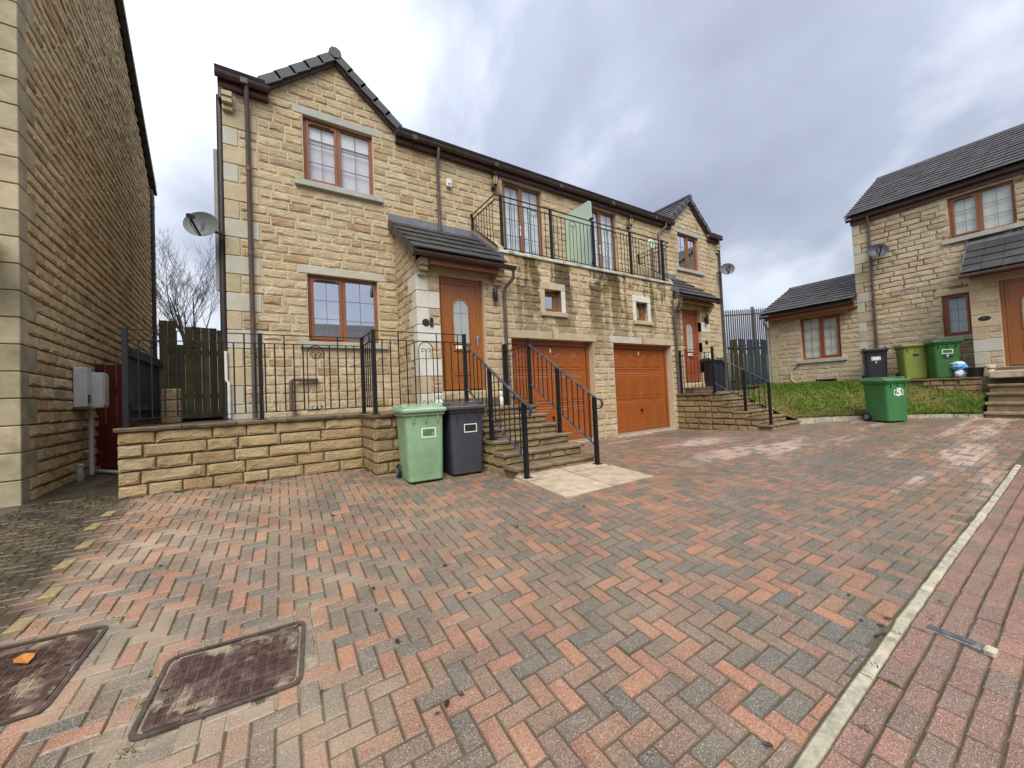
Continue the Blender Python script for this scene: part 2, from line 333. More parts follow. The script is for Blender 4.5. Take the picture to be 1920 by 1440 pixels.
class MB:
    def __init__(s): s.v = []; s.f = []
    def add(s, v, f):
        b = len(s.v); s.v += [tuple(q) for q in v]; s.f += [tuple(i+b for i in q) for q in f]; return s
    def box(s, x0, x1, y0, y1, z0, z1):
        return s.add([(x0, y0, z0), (x1, y0, z0), (x1, y1, z0), (x0, y1, z0), (x0, y0, z1), (x1, y0, z1), (x1, y1, z1), (x0, y1, z1)],
                     [(0, 3, 2, 1), (4, 5, 6, 7), (0, 1, 5, 4), (1, 2, 6, 5), (2, 3, 7, 6), (3, 0, 4, 7)])
    def cham(s, x0, x1, y0, y1, z0, z1, c=.006):
        """box with all edges chamfered"""
        vs = []; X = (x0, x1); Y = (y0, y1); Z = (z0, z1)
        idx = {}
        for i in (0, 1):
            for j in (0, 1):
                for k in (0, 1):
                    sx, sy, sz = (1, -1)[i], (1, -1)[j], (1, -1)[k]
                    idx[i, j, k] = len(vs)
                    vs += [(X[i], Y[j]+c*sy, Z[k]+c*sz), (X[i]+c*sx, Y[j], Z[k]+c*sz), (X[i]+c*sx, Y[j]+c*sy, Z[k])]
        g = lambda i, j, k, a: idx[i, j, k]+a
        f = []
        for i in (0, 1):
            q = [g(i, 0, 0, 0), g(i, 1, 0, 0), g(i, 1, 1, 0), g(i, 0, 1, 0)]; f.append(q if i else q[::-1])
            q = [g(0, i, 0, 1), g(0, i, 1, 1), g(1, i, 1, 1), g(1, i, 0, 1)]; f.append(q if i else q[::-1])
            q = [g(0, 0, i, 2), g(1, 0, i, 2), g(1, 1, i, 2), g(0, 1, i, 2)]; f.append(q if i else q[::-1])
        for a in (0, 1):
            for b in (0, 1):
                f.append((g(a, b, 0, 0), g(a, b, 0, 1), g(a, b, 1, 1), g(a, b, 1, 0)))
                f.append((g(a, 0, b, 0), g(a, 0, b, 2), g(a, 1, b, 2), g(a, 1, b, 0)))
                f.append((g(0, a, b, 1), g(0, a, b, 2), g(1, a, b, 2), g(1, a, b, 1)))
                for d in (0, 1): f.append((g(a, b, d, 0), g(a, b, d, 1), g(a, b, d, 2)))
        return s.add(vs, f)
    def tube(s, pts, r, n=8, caps=True, radii=None):
        pts = [Vector(p) for p in pts]; b = len(s.v); m = len(pts); up = None
        for i, p in enumerate(pts):
            d = (pts[min(i+1, m-1)]-pts[max(i-1, 0)]).normalized()
            if up is None: up = Vector((0, 0, 1)) if abs(d.z) < .9 else Vector((1, 0, 0))
            a = d.cross(up).normalized(); up = a.cross(d).normalized()
            rr = radii[i] if radii else r
            for k in range(n):
                t = 2*math.pi*(k+.5)/n; s.v.append(tuple(p+a*math.cos(t)*rr+up*math.sin(t)*rr))
        for i in range(m-1):
            for k in range(n):
                k2 = (k+1) % n; s.f.append((b+i*n+k, b+i*n+k2, b+(i+1)*n+k2, b+(i+1)*n+k))
        if caps: s.f.append(tuple(b+k for k in range(n))[::-1]); s.f.append(tuple(b+(m-1)*n+k for k in range(n)))
        return s
    def bar(s, p, q, w, d=None):
        """square bar between two points"""
        p, q = Vector(p), Vector(q); d = d or w; ax = (q-p).normalized()
        up = Vector((0, 0, 1)) if abs(ax.z) < .9 else Vector((0, 1, 0))
        a = ax.cross(up).normalized(); u2 = a.cross(ax)
        vs = [e+a*sa*w/2+u2*su*d/2 for e in (p, q) for sa, su in ((-1, -1), (1, -1), (1, 1), (-1, 1))]
        return s.add(vs, [(3, 2, 1, 0), (4, 5, 6, 7), (0, 1, 5, 4), (1, 2, 6, 5), (2, 3, 7, 6), (3, 0, 4, 7)])
    def prism(s, poly, y0, y1):
        """polygon in x,z extruded along y"""
        n = len(poly); vs = [(x, y0, z) for x, z in poly]+[(x, y1, z) for x, z in poly]
        return s.add(vs, [tuple(range(n)), tuple(range(2*n-1, n-1, -1))]+[(i, i+n, (i+1) % n+n, (i+1) % n) for i in range(n)])
    def lathe(s, prof, c=(0, 0, 0), n=16, axis='z'):
        b = len(s.v)
        for r, h in prof:
            for k in range(n):
                t = 2*math.pi*k/n; a, bb = r*math.cos(t), r*math.sin(t)
                p = {'z': (a, bb, h), 'x': (h, a, bb), 'y': (a, h, bb)}[axis]
                s.v.append((c[0]+p[0], c[1]+p[1], c[2]+p[2]))
        for i in range(len(prof)-1):
            for k in range(n):
                k2 = (k+1) % n; s.f.append((b+i*n+k, b+i*n+k2, b+(i+1)*n+k2, b+(i+1)*n+k))
        return s
    def loops(s, loops, cap0=True, cap1=True):
        b = len(s.v); n = len(loops[0])
        for L in loops: s.v += [tuple(p) for p in L]
        for i in range(len(loops)-1):
            for k in range(n):
                k2 = (k+1) % n; s.f.append((b+i*n+k, b+i*n+k2, b+(i+1)*n+k2, b+(i+1)*n+k))
        if cap0: s.f.append(tuple(b+k for k in range(n))[::-1])
        if cap1: s.f.append(tuple(b+(len(loops)-1)*n+k for k in range(n)))
        return s
    def build(s, name, mat, parent=None, fr=None, smooth=False, auto=None):
        v = s.v if fr is None else [tuple(fr.M @ Vector(q)) for q in s.v]
        me = mesh(name, v, s.f, mat, smooth)
        if smooth and auto is None: auto = 40
        if auto:
            me.polygons.foreach_set('use_smooth', [True]*len(me.polygons)); me.set_sharp_from_angle(angle=R(auto))
        o = bpy.data.objects.new(name, me); return link(o, parent)

# ---------------------------------------------------------------- ground heights (smooth surface through surveyed spots)
GP = np.array([(-1.4, 6.2, .12), (1.2, 6.2, .10), (1.2, 5.3, .07), (1.65, 4.8, .03), (-1.3, 4, -.09), (.7, 3.7, -.11), (.4, 2, -.26), (1.7, 1.5, -.24), (-.8, 2.5, -.25), (1.8, 2.5, -.14),
    (2.6, 3.1, .0), (3.95, 3.1, .01), (2.6, 4.1, .03), (4.0, 4.1, .03), (4.1, 6.3, .0), (6.7, 6.4, -.005), (9.4, 6.4, -.005), (9.4, 5, .02), (9.5, 4, .06), (11.3, 2.8, .1), (12.4, 3.2, .14), (13.3, 1.4, .15),
    (7, 3, .0), (5.2, 2, -.08), (4, .7, -.18), (7.3, .7, -.09), (1.7, .65, -.30), (13, -1, .14), (3, -2.5, -.38), (-2, 0, -.40), (10, .6, .02), (16, -4, .15), (-4, 4, -.02), (-2.3, 6.5, .16), (-2.3, 9, .17), (-4, 8, .2), (0, -4, -.5), (8, -4, -.2)])
def tps_fit(P, lam=.02):
    n = len(P); d = np.hypot(P[:, None, 0]-P[None, :, 0], P[:, None, 1]-P[None, :, 1])
    K = np.where(d > 0, d*d*np.log(np.maximum(d, 1e-9)), 0)+lam*n*np.eye(n)*.05
    Q = np.c_[np.ones(n), P[:, :2]]
    A = np.block([[K, Q], [Q.T, np.zeros((3, 3))]])
    return np.linalg.solve(A, np.r_[P[:, 2], 0, 0, 0])
GW = tps_fit(GP)
def gz_arr(x, y):
    x = np.clip(x, -5, 16); y = np.clip(y, -5, 10)
    d = np.hypot(x[..., None]-GP[:, 0], y[..., None]-GP[:, 1])
    K = np.where(d > 0, d*d*np.log(np.maximum(d, 1e-9)), 0)
    return K @ GW[:-3]+GW[-3]+GW[-2]*x+GW[-1]*y
def gz(x, y): return float(gz_arr(np.array([float(x)]), np.array([float(y)]))[0])
def gslope(x, y):
    e = .05; return Vector((-(gz(x+e, y)-gz(x-e, y))/(2*e), -(gz(x, y+e)-gz(x, y-e))/(2*e), 1)).normalized()

# ground sheet to the horizon
xs = np.r_[-600, -200, -60, -20, -10, np.arange(-6, 17.01, .25), 22, 40, 120, 600]; ys = np.r_[-600, -200, -60, -20, -10, np.arange(-6, 10.01, .25), 14, 25, 60, 200, 600]
XX, YY = np.meshgrid(xs, ys); ZZ = gz_arr(XX, YY)-.075
nx, ny = len(xs), len(ys)
me = mesh('ground', list(zip(XX.ravel(), YY.ravel(), ZZ.ravel())), [(j*nx+i, j*nx+i+1, (j+1)*nx+i+1, (j+1)*nx+i) for j in range(ny-1) for i in range(nx-1)], 'ground_far', True)
tag(link(bpy.data.objects.new('ground', me)), 'bare earth and rough ground running out behind the houses', 'ground', kind='structure')

# ---------------------------------------------------------------- paving
def sheet(name, x0, x1, y0, y1, dz, mat, step=.25, parent=None):
    xs = np.linspace(x0, x1, int((x1-x0)/step)+2); ys = np.linspace(y0, y1, int((y1-y0)/step)+2)
    X, Y = np.meshgrid(xs, ys); Z = gz_arr(X, Y)+dz; n = len(xs)
    me = mesh(name, list(zip(X.ravel(), Y.ravel(), Z.ravel())), [(j*n+i, j*n+i+1, (j+1)*n+i+1, (j+1)*n+i) for j in range(len(ys)-1) for i in range(n-1)], mat, True)
    return link(bpy.data.objects.new(name, me), parent)
drive = sheet('driveway', -2.6, 14.2, .67, 9.4, -.0075, 'joint_sand'); tag(drive, 'red and grey block paved driveway laid in herringbone', 'driveway', kind='structure')
road = sheet('road_paving', -3.5, 16, -5, .68, -.0095, 'joint_sand'); tag(road, 'red brick paved strip beyond the pale kerb line', 'road', kind='structure')
def brick_mesh(L, Wd, c=.007, h=.04, seed=0):
    r = random.Random(seed); v = []
    for z, i in ((-h, 0), (-c, 0), (0, c)):
        for x, y in ((-1, -1), (1, -1), (1, 1), (-1, 1)):
            v.append((x*(L/2-i)+r.uniform(-.002, .002), y*(Wd/2-i)+r.uniform(-.002, .002), z+r.uniform(-.001, .001)))
    f = [(8, 9, 10, 11)]+[(a+k, a+(k+1) % 4, a+4+(k+1) % 4, a+4+k) for a in (0, 4) for k in range(4)]
    return v, f
BV = [brick_mesh(.1808, .0890, .008, seed=k) for k in range(6)]
EDGE = [1.]*8+[0.]*4
def place_bricks(cells, parent, mat, name, top):
    """cells: (x, y, angle). The ones that show largest are objects, the rest one joined part."""
    mes = [mesh(name, v, f, mat) for v, f in BV]
    for m_ in mes: m_.attributes.new('edge', 'FLOAT', 'POINT').data.foreach_set('value', EDGE)
    info = []
    for cell in cells:
        x, y, a = cell[:3]; px, py, d = project((x, y, gz(x, y)))
        vis = -60 < px < 1980 and 0 < py < 1500
        info.append((d if vis else 1e3+abs(d), x, y, a, *(cell[3:] or (1., 1.))))
    info.sort()
    jv, jf, jr = [], [], []
    for k, (d, x, y, a, sx_, sy_) in enumerate(info):
        r = random.Random(int(x*997+y*131071)); n = gslope(x, y)
        q = Vector((0, 0, 1)).rotation_difference(n).to_matrix().to_4x4()
        M = Matrix.Translation((x, y, gz(x, y)+r.uniform(-.0022, .0022))) @ q @ Matrix.Rotation(a+r.uniform(-.012, .012), 4, 'Z') @ Matrix.Rotation(r.uniform(-.010, .010), 4, 'X') @ Matrix.Rotation(r.uniform(-.008, .008), 4, 'Y') @ Matrix.Diagonal((sx_, sy_, 1, 1))
        w = r.randrange(6)
        if k < top and d < 1e3: inst(mes[w], name, parent, M)
        else:
            v, f = BV[w]; b = len(jv); jv += [tuple(M @ Vector(p)) for p in v]; jf += [tuple(i+b for i in q) for q in f]; jr += [r.random()]*len(f)
    me = mesh(name, jv, jf, mat); at = me.attributes.new('rnd', 'FLOAT', 'FACE'); at.data.foreach_set('value', jr)
    me.attributes.new('edge', 'FLOAT', 'POINT').data.foreach_set('value', EDGE*(len(jv)//12))
    o = link(bpy.data.objects.new(name, me), parent); o['kind'] = 'stuff'
MH = [(-.485, .140, 2.25, 2.76), (-1.52, -.855, 2.72, 3.36)]          # manhole covers x0 x1 y0 y1
BUFFS = [(-1.36, 5.72), (-1.34, 5.30), (-1.31, 4.89), (-1.285, 4.48), (-1.26, 4.07), (-1.235, 3.66)]
cells = []; U = .0918; ROT = R(-2.0); cr_, sr_ = math.cos(ROT), math.sin(ROT)
def inside_drive(x, y):
    if x < -2.27 or y < .60: return False
    if x > 13.6 and y > 1.0: return False
    if y > 3.0+ (14.3-x)*.66 and x > 10.7: return False
    if x < -1.45: return y < 6.45
    if x < 1.25: return y < 6.24
    if x < 2.7: return y < 5.5
    if x < 4.0: return y < 4.2
    if x < 9.44: return y < 6.45
    if x < 10.8: return y < 4.25
    return y < 4.6
for i in range(-44, 178):
    for j in range(-20, 126):
        k = (i+j) % 4
        if k == 0: lx, ly, a = (i+.5)*U, j*U, 0
        elif k == 2: lx, ly, a = i*U, (j+.5)*U, math.pi/2
        else: continue
        x, y = lx*cr_-ly*sr_, lx*sr_+ly*cr_+.5
        if not inside_drive(x, y): continue
        if any(x0+.03 < x < x1-.03 and y0+.03 < y < y1-.03 for x0, x1, y0, y1 in MH): continue
        hy = .0904 if a else .0445
        if y-hy < .712:
            top_ = y+hy
            if top_-.712 < .025: continue
            q_ = (top_-.712)/(2*hy); cells.append((x, (top_+.712)/2, a+ROT, q_ if a else 1., 1. if a else q_)); continue
        cells.append((x, y, a+ROT))
BC = []
for bx, by in BUFFS:
    k = min(range(len(cells)), key=lambda q: math.hypot(cells[q][0]-bx, cells[q][1]-by)+(9 if abs(cells[q][2]) < .5 else 0)); BC.append(cells.pop(k))
place_bricks(cells, drive, 'paver', 'paver', 300)
bm_ = mesh('buff_paver', *BV[2], 'paver_buff')
for x, y, a in [q[:3] for q in BC]: inst(bm_, 'buff_paver', drive, Matrix.Translation((x, y, gz(x, y)+.003)) @ Matrix.Rotation(a, 4, 'Z'))
for k, (x0, x1, y0, y1) in enumerate(MH):          # sand and mortar bed round the covers
    sheet('bedding', x0-.13, x1+.13, y0-.13, y1+.13, -.0045-.001*k, 'bedding', .08, drive)
cells = []
for j in range(22):
    for i in range(88): cells.append((-1.8+i*.1845+(.0922 if j % 2 else 0), .605-j*.0925, 0))
place_bricks(cells, road, 'paver_road', 'paver', 300)
# pale kerb line between drive and road
kerb = thing('kerb_edging', 'long pale concrete kerb line sunk between the drive and the road paving', 'kerb', (1.5, .66, -.3), kind='structure')
x = -2.6; rk = random.Random(3)
while x < 7.9:
    L = rk.choice((.45, .6, .8, .9)); x1 = min(x+L, 7.95); y0 = .652
    b = MB(); lo = []
    for t_ in np.linspace(x+.004, x1-.004, 6):
        g = gz(t_, .66)+.010; j1, j2 = rk.uniform(-.003, .003), rk.uniform(-.004, .004)
        lo.append([(t_, y0+j1, g-.08), (t_, y0+j1, g-.008), (t_, y0+.009+j1, g+rk.uniform(-.002, .003)), (t_, y0+.041+j2, g+rk.uniform(-.002, .003)), (t_, y0+.050+j2, g-.008), (t_, y0+.050+j2, g-.08)])
    b.loops([l[::-1] for l in lo]).build('kerb_stone', 'kerb_stone', kerb); x = x1

# ---------------------------------------------------------------- stonework
def stone_variant(L, H, seed, rough=1.):
    r = random.Random(seed); cx, cz = 4, 3; v = []; f = []
    ph = [r.uniform(0, 6.28) for _ in range(4)]; pk = r.uniform(.3, .7)
    for k in range(cz+1):
        for i in range(cx+1):
            x = L*(0, .07, .5, .93, 1)[i]; z = H*(0, .17, .84, 1)[k]
            if i == 2: x += r.uniform(-.28, .28)*L
            elif i in (1, 3): x += r.uniform(-.04, .05)*L*(1 if i == 1 else -1)
            if 0 < k < cz: z += r.uniform(-.09, .16)*H*(1 if k == 1 else -1)
            edge = i in (0, cx) or k in (0, cz)
            if edge:
                d = r.uniform(.001, .007)
                if i in (0, cx): x += (1 if i == 0 else -1)*r.uniform(0, .007)
                if k == 0: z += r.uniform(0, .009); d += r.uniform(0, .009)*rough
                if k == cz: z -= r.uniform(0, .006)
            else:
                d = .009+.013*rough*r.random()+(.007*rough if k == 1 else 0)+.004*math.sin(ph[0]+i*1.7)
            v.append((x, -d, z))
    n = cx+1
    for k in range(cz):
        for i in range(cx):
            q = (k*n+i, k*n+i+1, (k+1)*n+i+1, (k+1)*n+i)
            f += [(q[0], q[1], q[2]), (q[0], q[2], q[3])] if r.random() < .5 else [(q[0], q[1], q[3]), (q[1], q[2], q[3])]
    per = [i for i in range(n)]+[k*n+cx for k in range(1, cz+1)]+[cz*n+i for i in range(cx-1, -1, -1)]+[k*n for k in range(cz-1, 0, -1)]
    b = len(v)
    for i in per: v.append((v[i][0], .02, v[i][2]))
    m = len(per)
    for k in range(m):
        k2 = (k+1) % m; f.append((per[k2], per[k], b+k, b+k2))
    return v, f
SL = (.16, .24, .32, .40, .50); SH = .138
SVAR = {(l, s): stone_variant(L, SH, 100*l+s) for l, L in enumerate(SL) for s in range(6)}
SMESH = {}
def smesh(key, mat):
    if (key, mat) not in SMESH: SMESH[key, mat] = mesh('stone', *SVAR[key], mat)
    return SMESH[key, mat]
class Stones:
    def __init__(s, parent, mat, seed, rel=.8): s.rel = rel; s.items = []; s.parent = parent; s.mat = mat; s.r = random.Random(seed); s.extra = []
    def put(s, fr, x0, x1, z0, h=SH):
        L = x1-x0
        if L < .05: return
        l = min(range(len(SL)), key=lambda k: abs(SL[k]-L)); key = (l, s.r.randrange(6))
        M = fr.M @ Matrix.Translation((x0, 0, z0)) @ Matrix.Diagonal((L/SL[l], s.r.uniform(.75, 1.25)*s.rel, h/SH, 1))
        s.items.append((key, M, fr.p((x0+x1)/2, 0, z0+h/2)))
    def wall(s, fr, x0, x1, z0, z1, holes=(), pitch=.15, clip=None, gap=.013, lens=(.20, .50)):
        n = int(round((z1-z0)/pitch)); offs = 0
        for k in range(n):
            za = z0+k*pitch; zb = za+pitch
            a, b = x0, x1
            if clip:
                c1 = clip(za+gap); c2 = clip(zb)
                if c1 is None or c2 is None: continue
                a, b = max(a, c2[0]), min(b, c2[1])
            segs = [(a, b)]
            for (h0, h1, hz0, hz1) in holes:
                if hz0 < zb-.02 and hz1 > za+.02:
                    ns = []
                    for (p, q) in segs:
                        if h1 <= p or h0 >= q: ns.append((p, q)); continue
                        if h0-p > .04: ns.append((p, h0))
                        if q-h1 > .04: ns.append((h1, q))
                    segs = ns
            for (p, q) in segs:
                if q-p < .05: continue
                x = p; first = True
                while x < q-.02:
                    L = s.r.uniform(*lens)
                    if first and k % 2: L *= .6
                    first = False
                    if q-(x+L) < .14: L = q-x
                    s.put(fr, x+gap/2, x+L-gap/2, za+gap/2, pitch-gap); x += L
    def build(s, top=300):
        info = []
        for it in s.items:
            px, py, d = project(it[2]); vis = d > 0 and -40 < px < 1960 and -40 < py < 1480
            info.append((d if vis else 1e3+abs(d), it))
        info.sort(key=lambda q: q[0]); jv, jf, jr = [], [], []
        for k, (d, (key, M, c)) in enumerate(info):
            if k < top and d < 1e3: inst(smesh(key, s.mat), 'stone', s.parent, M)
            else:
                v, f = SVAR[key]; A = np.array(v) @ np.array(M.to_3x3()).T+np.array(M.translation); b = len(jv)
                jv += A.tolist(); jf += [tuple(i+b for i in q) for q in f]; jr += [s.r.random()]*len(f)
        if jv:
            me = mesh('stone', jv, jf, s.mat); at = me.attributes.new('rnd', 'FLOAT', 'FACE'); at.data.foreach_set('value', jr)
            o = link(bpy.data.objects.new('stone', me), s.parent); o['kind'] = 'stuff'
def wall_sheet(mb, x0, x1, z0, z1, holes, depth=.12, y=0.):
    xs = sorted({x0, x1, *[min(max(h[i], x0), x1) for h in holes for i in (0, 1)]}); zs = sorted({z0, z1, *[min(max(h[i], z0), z1) for h in holes for i in (2, 3)]})
    for i in range(len(xs)-1):
        for k in range(len(zs)-1):
            a, b, c, d = xs[i], xs[i+1], zs[k], zs[k+1]
            if any(h[0] <= a+1e-6 and h[1] >= b-1e-6 and h[2] <= c+1e-6 and h[3] >= d-1e-6 for h in holes): continue
            mb.add([(a, y, c), (b, y, c), (b, y, d), (a, y, d)], [(0, 1, 2, 3)])
    for (a, b, c, d) in holes:
        mb.add([(a, y, c), (a, y+depth, c), (a, y+depth, d), (a, y, d)], [(0, 1, 2, 3)]); mb.add([(b, y, c), (b, y+depth, c), (b, y+depth, d), (b, y, d)], [(3, 2, 1, 0)])
        mb.add([(a, y, d), (b, y, d), (b, y+depth, d), (a, y+depth, d)], [(3, 2, 1, 0)]); mb.add([(a, y, c), (b, y, c), (b, y+depth, c), (a, y+depth, c)], [(0, 1, 2, 3)])
QR = random.Random(5)
def block(parent, fr, name, x0, x1, z0, z1, mat, y0=-.018, y1=.1, c=.006):
    return MB().cham(x0, x1, y0, y1, z0, z1, c).build(name, mat, parent, fr)

# ---------------------------------------------------------------- joinery
def window(parent, fr, x0, x1, z0, z1, frame='oak_upvc', back='curtain_white', glass_='glass_soft', lights=2, rows=3, cols=2, rec=.075, opener=0, name='window', label=None, blind=None, folds=False):
    """a casement window: frame part with panes, glazing bars, curtain as sub-parts"""
    y = rec; w = x1-x0; fw = .055; b = MB()
    b.cham(x0, x0+fw, y, y+.06, z0, z1, .004).cham(x1-fw, x1, y, y+.06, z0, z1, .004).cham(x0+fw, x1-fw, y, y+.06, z1-fw, z1, .004).cham(x0+fw, x1-fw, y, y+.06, z0, z0+fw, .004)
    cw = (w-fw*2)/lights
    for i in range(1, lights): b.cham(x0+fw+cw*i-.035, x0+fw+cw*i+.035, y-.002, y+.058, z0+fw, z1-fw, .004)
    ws = b.build(name, frame, parent, fr)
    if label: ws['label'] = label
    for i in range(lights):
        a = x0+fw+cw*i+(.035 if i else 0); c = x0+fw+cw*(i+1)-(.035 if i < lights-1 else 0); za, zb = z0+fw, z1-fw; ins = 0
        if i == opener:
            s = .045; m = MB(); yy = y-.018
            m.cham(a, a+s, yy, yy+.06, za, zb, .004).cham(c-s, c, yy, yy+.06, za, zb, .004).cham(a+s, c-s, yy, yy+.06, zb-s, zb, .004).cham(a+s, c-s, yy, yy+.06, za, za+s, .004)
            m.build('sash', frame, ws, fr); ins = s
            MB().cham(a+s+.04, c-s-.06, yy-.008, yy, zb-s+.008, zb-s+.026, .003).build('trickle_vent', 'black_plastic', ws, fr)
        a += ins; c -= ins; za += ins; zb -= ins
        MB().add([(a, y+.03, za), (c, y+.03, za), (c, y+.03, zb), (a, y+.03, zb)], [(0, 1, 2, 3)]).build('pane', glass_, ws, fr)
        g = MB()
        for q in range(1, cols): xx = a+(c-a)*q/cols; g.box(xx-.0045, xx+.0045, y+.022, y+.040, za, zb)
        for q in range(1, rows): zz_ = za+(zb-za)*q/rows; g.box(a, c, y+.0225, y+.0395, zz_-.0045, zz_+.0045)
        g.build('glazing_bar', 'metal_pale', ws, fr)
    if folds:
        n = 40; p = [(x0+(x1-x0)*k/n, y+.10+.02*math.sin(k*1.9)+.008*math.sin(k*.7)) for k in range(n+1)]
        m = MB(); m.add([(q[0], q[1], z0) for q in p]+[(q[0], q[1], z1) for q in p], [(k, k+1, k+n+2, k+n+1) for k in range(n)]); m.build('curtain_or_backing', back, ws, fr)
    else: MB().box(x0, x1, y+.085, y+.095, z0, z1).build('curtain_or_backing', back, ws, fr)  # flat sheet: lilac carries reflected sky, room_dark an unlit room, as colour
    if blind: MB().box(x0+.03, x1-.03, y+.055, y+.065, z1-(z1-z0)*blind, z1).build('blind', 'curtain_white', ws, fr)
    return ws
def arch(x0, x1, z0, zs, n=12):
    """arched outline: straight sides to zs, half-round on top"""
    r = (x1-x0)/2; cx = (x0+x1)/2
    return [(x0, z0), (x1, z0)]+[(cx+r*math.cos(math.pi*k/n), zs+r*math.sin(math.pi*k/n)) for k in range(n+1)]
def front_door(parent, fr, x0, x1, z0, z1, handle_right=True, mat='oak_door', rec=.09):
    fw = .065; y = rec; b = MB()
    b.cham(x0, x0+fw, y, y+.07, z0, z1, .005).cham(x1-fw, x1, y, y+.07, z0, z1, .005).cham(x0+fw, x1-fw, y, y+.07, z1-fw, z1, .005)
    d = b.build('door', 'oak_door' if mat == 'oak_door' else mat, parent, fr)
    a, c, zb = x0+fw+.004, x1-fw-.004, z1-fw-.004; yl = y+.012
    MB().cham(a, c, yl, yl+.045, z0+.02, zb, .004).build('door_leaf', mat, d, fr)
    s = .05; e = MB()
    e.cham(a, a+s, yl-.016, yl, z0+.03, zb, .004).cham(c-s, c, yl-.016, yl, z0+.03, zb, .004).cham(a+s, c-s, yl-.016, yl, zb-s, zb, .004).cham(a+s, c-s, yl-.016, yl, z0+.03, z0+.03+s+.04, .004)
    e.build('leaf_edge', mat, d, fr)
    cx = (a+c)/2; H = zb-z0; gw = .155
    za, zs = z0+H*.44, z0+H*.76
    out = arch(cx-gw-.03, cx+gw+.03, za-.03, zs); inn = arch(cx-gw, cx+gw, za, zs); n = len(out)
    m = MB(); y0, y1 = yl-.02, yl+.002
    m.add([(p[0], y0, p[1]) for p in inn]+[(p[0], y0+.008, p[1]) for p in out]+[(p[0], y1, p[1]) for p in out]+[(p[0], y1, p[1]) for p in inn],
          [(k, n+k, n+(k+1) % n, (k+1) % n) for k in range(n)]+[(n+k, 2*n+k, 2*n+(k+1) % n, n+(k+1) % n) for k in range(n)]+[(3*n+k, k, (k+1) % n, 3*n+(k+1) % n) for k in range(n)])
    m.build('glass_surround', mat, d, fr, auto=30)
    MB().prism(inn, yl-.006, yl-.002).build('pane', 'glass_door', d, fr)
    g = MB().box(cx-.004, cx+.004, yl-.009, yl-.0062, za, zs+gw); g.box(cx-gw, cx+gw, yl-.0088, yl-.0063, zs-.10, zs-.092); g.build('glazing_bar', 'metal_pale', d, fr)
    m = MB()
    for (p0, p1, ins, pr) in ((z0+H*.14, z0+H*.34, 0, .012), (z0+H*.165, z0+H*.315, .04, .02)):
        m.cham(cx-gw-.03+ins, cx+gw+.03-ins, yl-pr, yl+.002, p0, p1, .008)
    m.cham(cx-gw-.02, cx+gw+.02, yl-.022, yl+.002, z0+H*.365, z0+H*.375, .004).cham(cx-gw-.02, cx+gw+.02, yl-.022, yl+.002, z0+H*.425, z0+H*.435, .004)
    m.build('lower_panel', mat, d, fr)
    MB().cham(cx-.125, cx+.125, yl-.014, yl+.002, z0+H*.382, z0+H*.415, .004).build('letter_plate', 'white_paint', d, fr)
    hx = c-.055 if handle_right else a+.055; sgn = -1 if handle_right else 1
    m = MB().cham(hx-.018, hx+.018, yl-.03, yl-.016, z0+H*.40, z0+H*.515, .006); m.tube([(hx, yl-.03, z0+H*.49), (hx, yl-.07, z0+H*.49), (hx+sgn*.02, yl-.075, z0+H*.49), (hx+sgn*.11, yl-.072, z0+H*.49)], .010, 8)
    m.build('handle', 'steel', d, fr, auto=40)
    return d
def garage_door(parent, fr, x0, x1, z0, z1, rec=.16):
    fw = .075; y = rec; b = MB()
    b.cham(x0, x0+fw, y, y+.07, z0, z1, .005).cham(x1-fw, x1, y, y+.07, z0, z1, .005).cham(x0+fw, x1-fw, y, y+.07, z1-fw-.03, z1, .005)
    d = b.build('garage_door', 'garage_oak', parent, fr)
    a, c, zb = x0+fw+.006, x1-fw-.006, z1-fw-.036; yl = y+.03
    MB().cham(a, c, yl, yl+.04, z0+.012, zb, .006).build('door_leaf', 'garage_oak', d, fr)
    W_ = c-a; H = zb-z0
    rows = [(.755, .955, True), (.415, .715, False), (.045, .375, False)]
    for (r0, r1, ar) in rows:
        for k in range(4):
            p0 = a+W_*(.035+.236*k); p1 = p0+W_*.215; q0, q1 = z0+H*r0, z0+H*r1
            def ring(i, top):
                if ar: 
                    n = 10; pts = [(p0+i, q0+i), (p1-i, q0+i)]
                    for t_ in range(n+1):
                        s_ = t_/n; xx = p1-i+(p0-p1+2*i)*s_; e_ = math.exp(-((s_-.5)/.20)**2); pts.append((xx, q1-i-.07+.06*e_))
                    return pts
                return [(p0+i, q0+i), (p1-i, q0+i), (p1-i, q1-i), (p0+i, q1-i)]
            m = MB(); A, B, C_, D_ = ring(0, 0), ring(.018, 0), ring(.036, 0), ring(.075, 0)
            n = len(A); ys = (yl-.0005, yl-.012, yl-.0012, yl-.013)
            for (P_, ya), (Q_, yb) in (((A, ys[0]), (B, ys[1])), ((B, ys[1]), (C_, ys[2])), ((C_, ys[2]), (D_, ys[3]))):
                m.add([(p[0], ya, p[1]) for p in P_]+[(p[0], yb, p[1]) for p in Q_], [(i, (i+1) % n, n+(i+1) % n, n+i) for i in range(n)])
            m.add([(p[0], ys[3], p[1]) for p in D_], [tuple(range(n))])
            m.build('panel', 'garage_oak', d, fr)
    cx = (a+c)/2
    MB().lathe([(.0, -.03), (.022, -.03), (.028, 0), (.02, .01)], (cx, yl, z0+H*.27), 10, 'y').cham(cx-.012, cx+.012, yl-.05, yl-.028, z0+H*.24, z0+H*.285, .003).build('lock_handle', 'black_plastic', d, fr)
    MB().cham(cx-.02, cx+.02, yl-.008, yl, z0+H*.935, z0+H*.975, .003).build('number_badge', 'white_paint', d, fr)
    return d
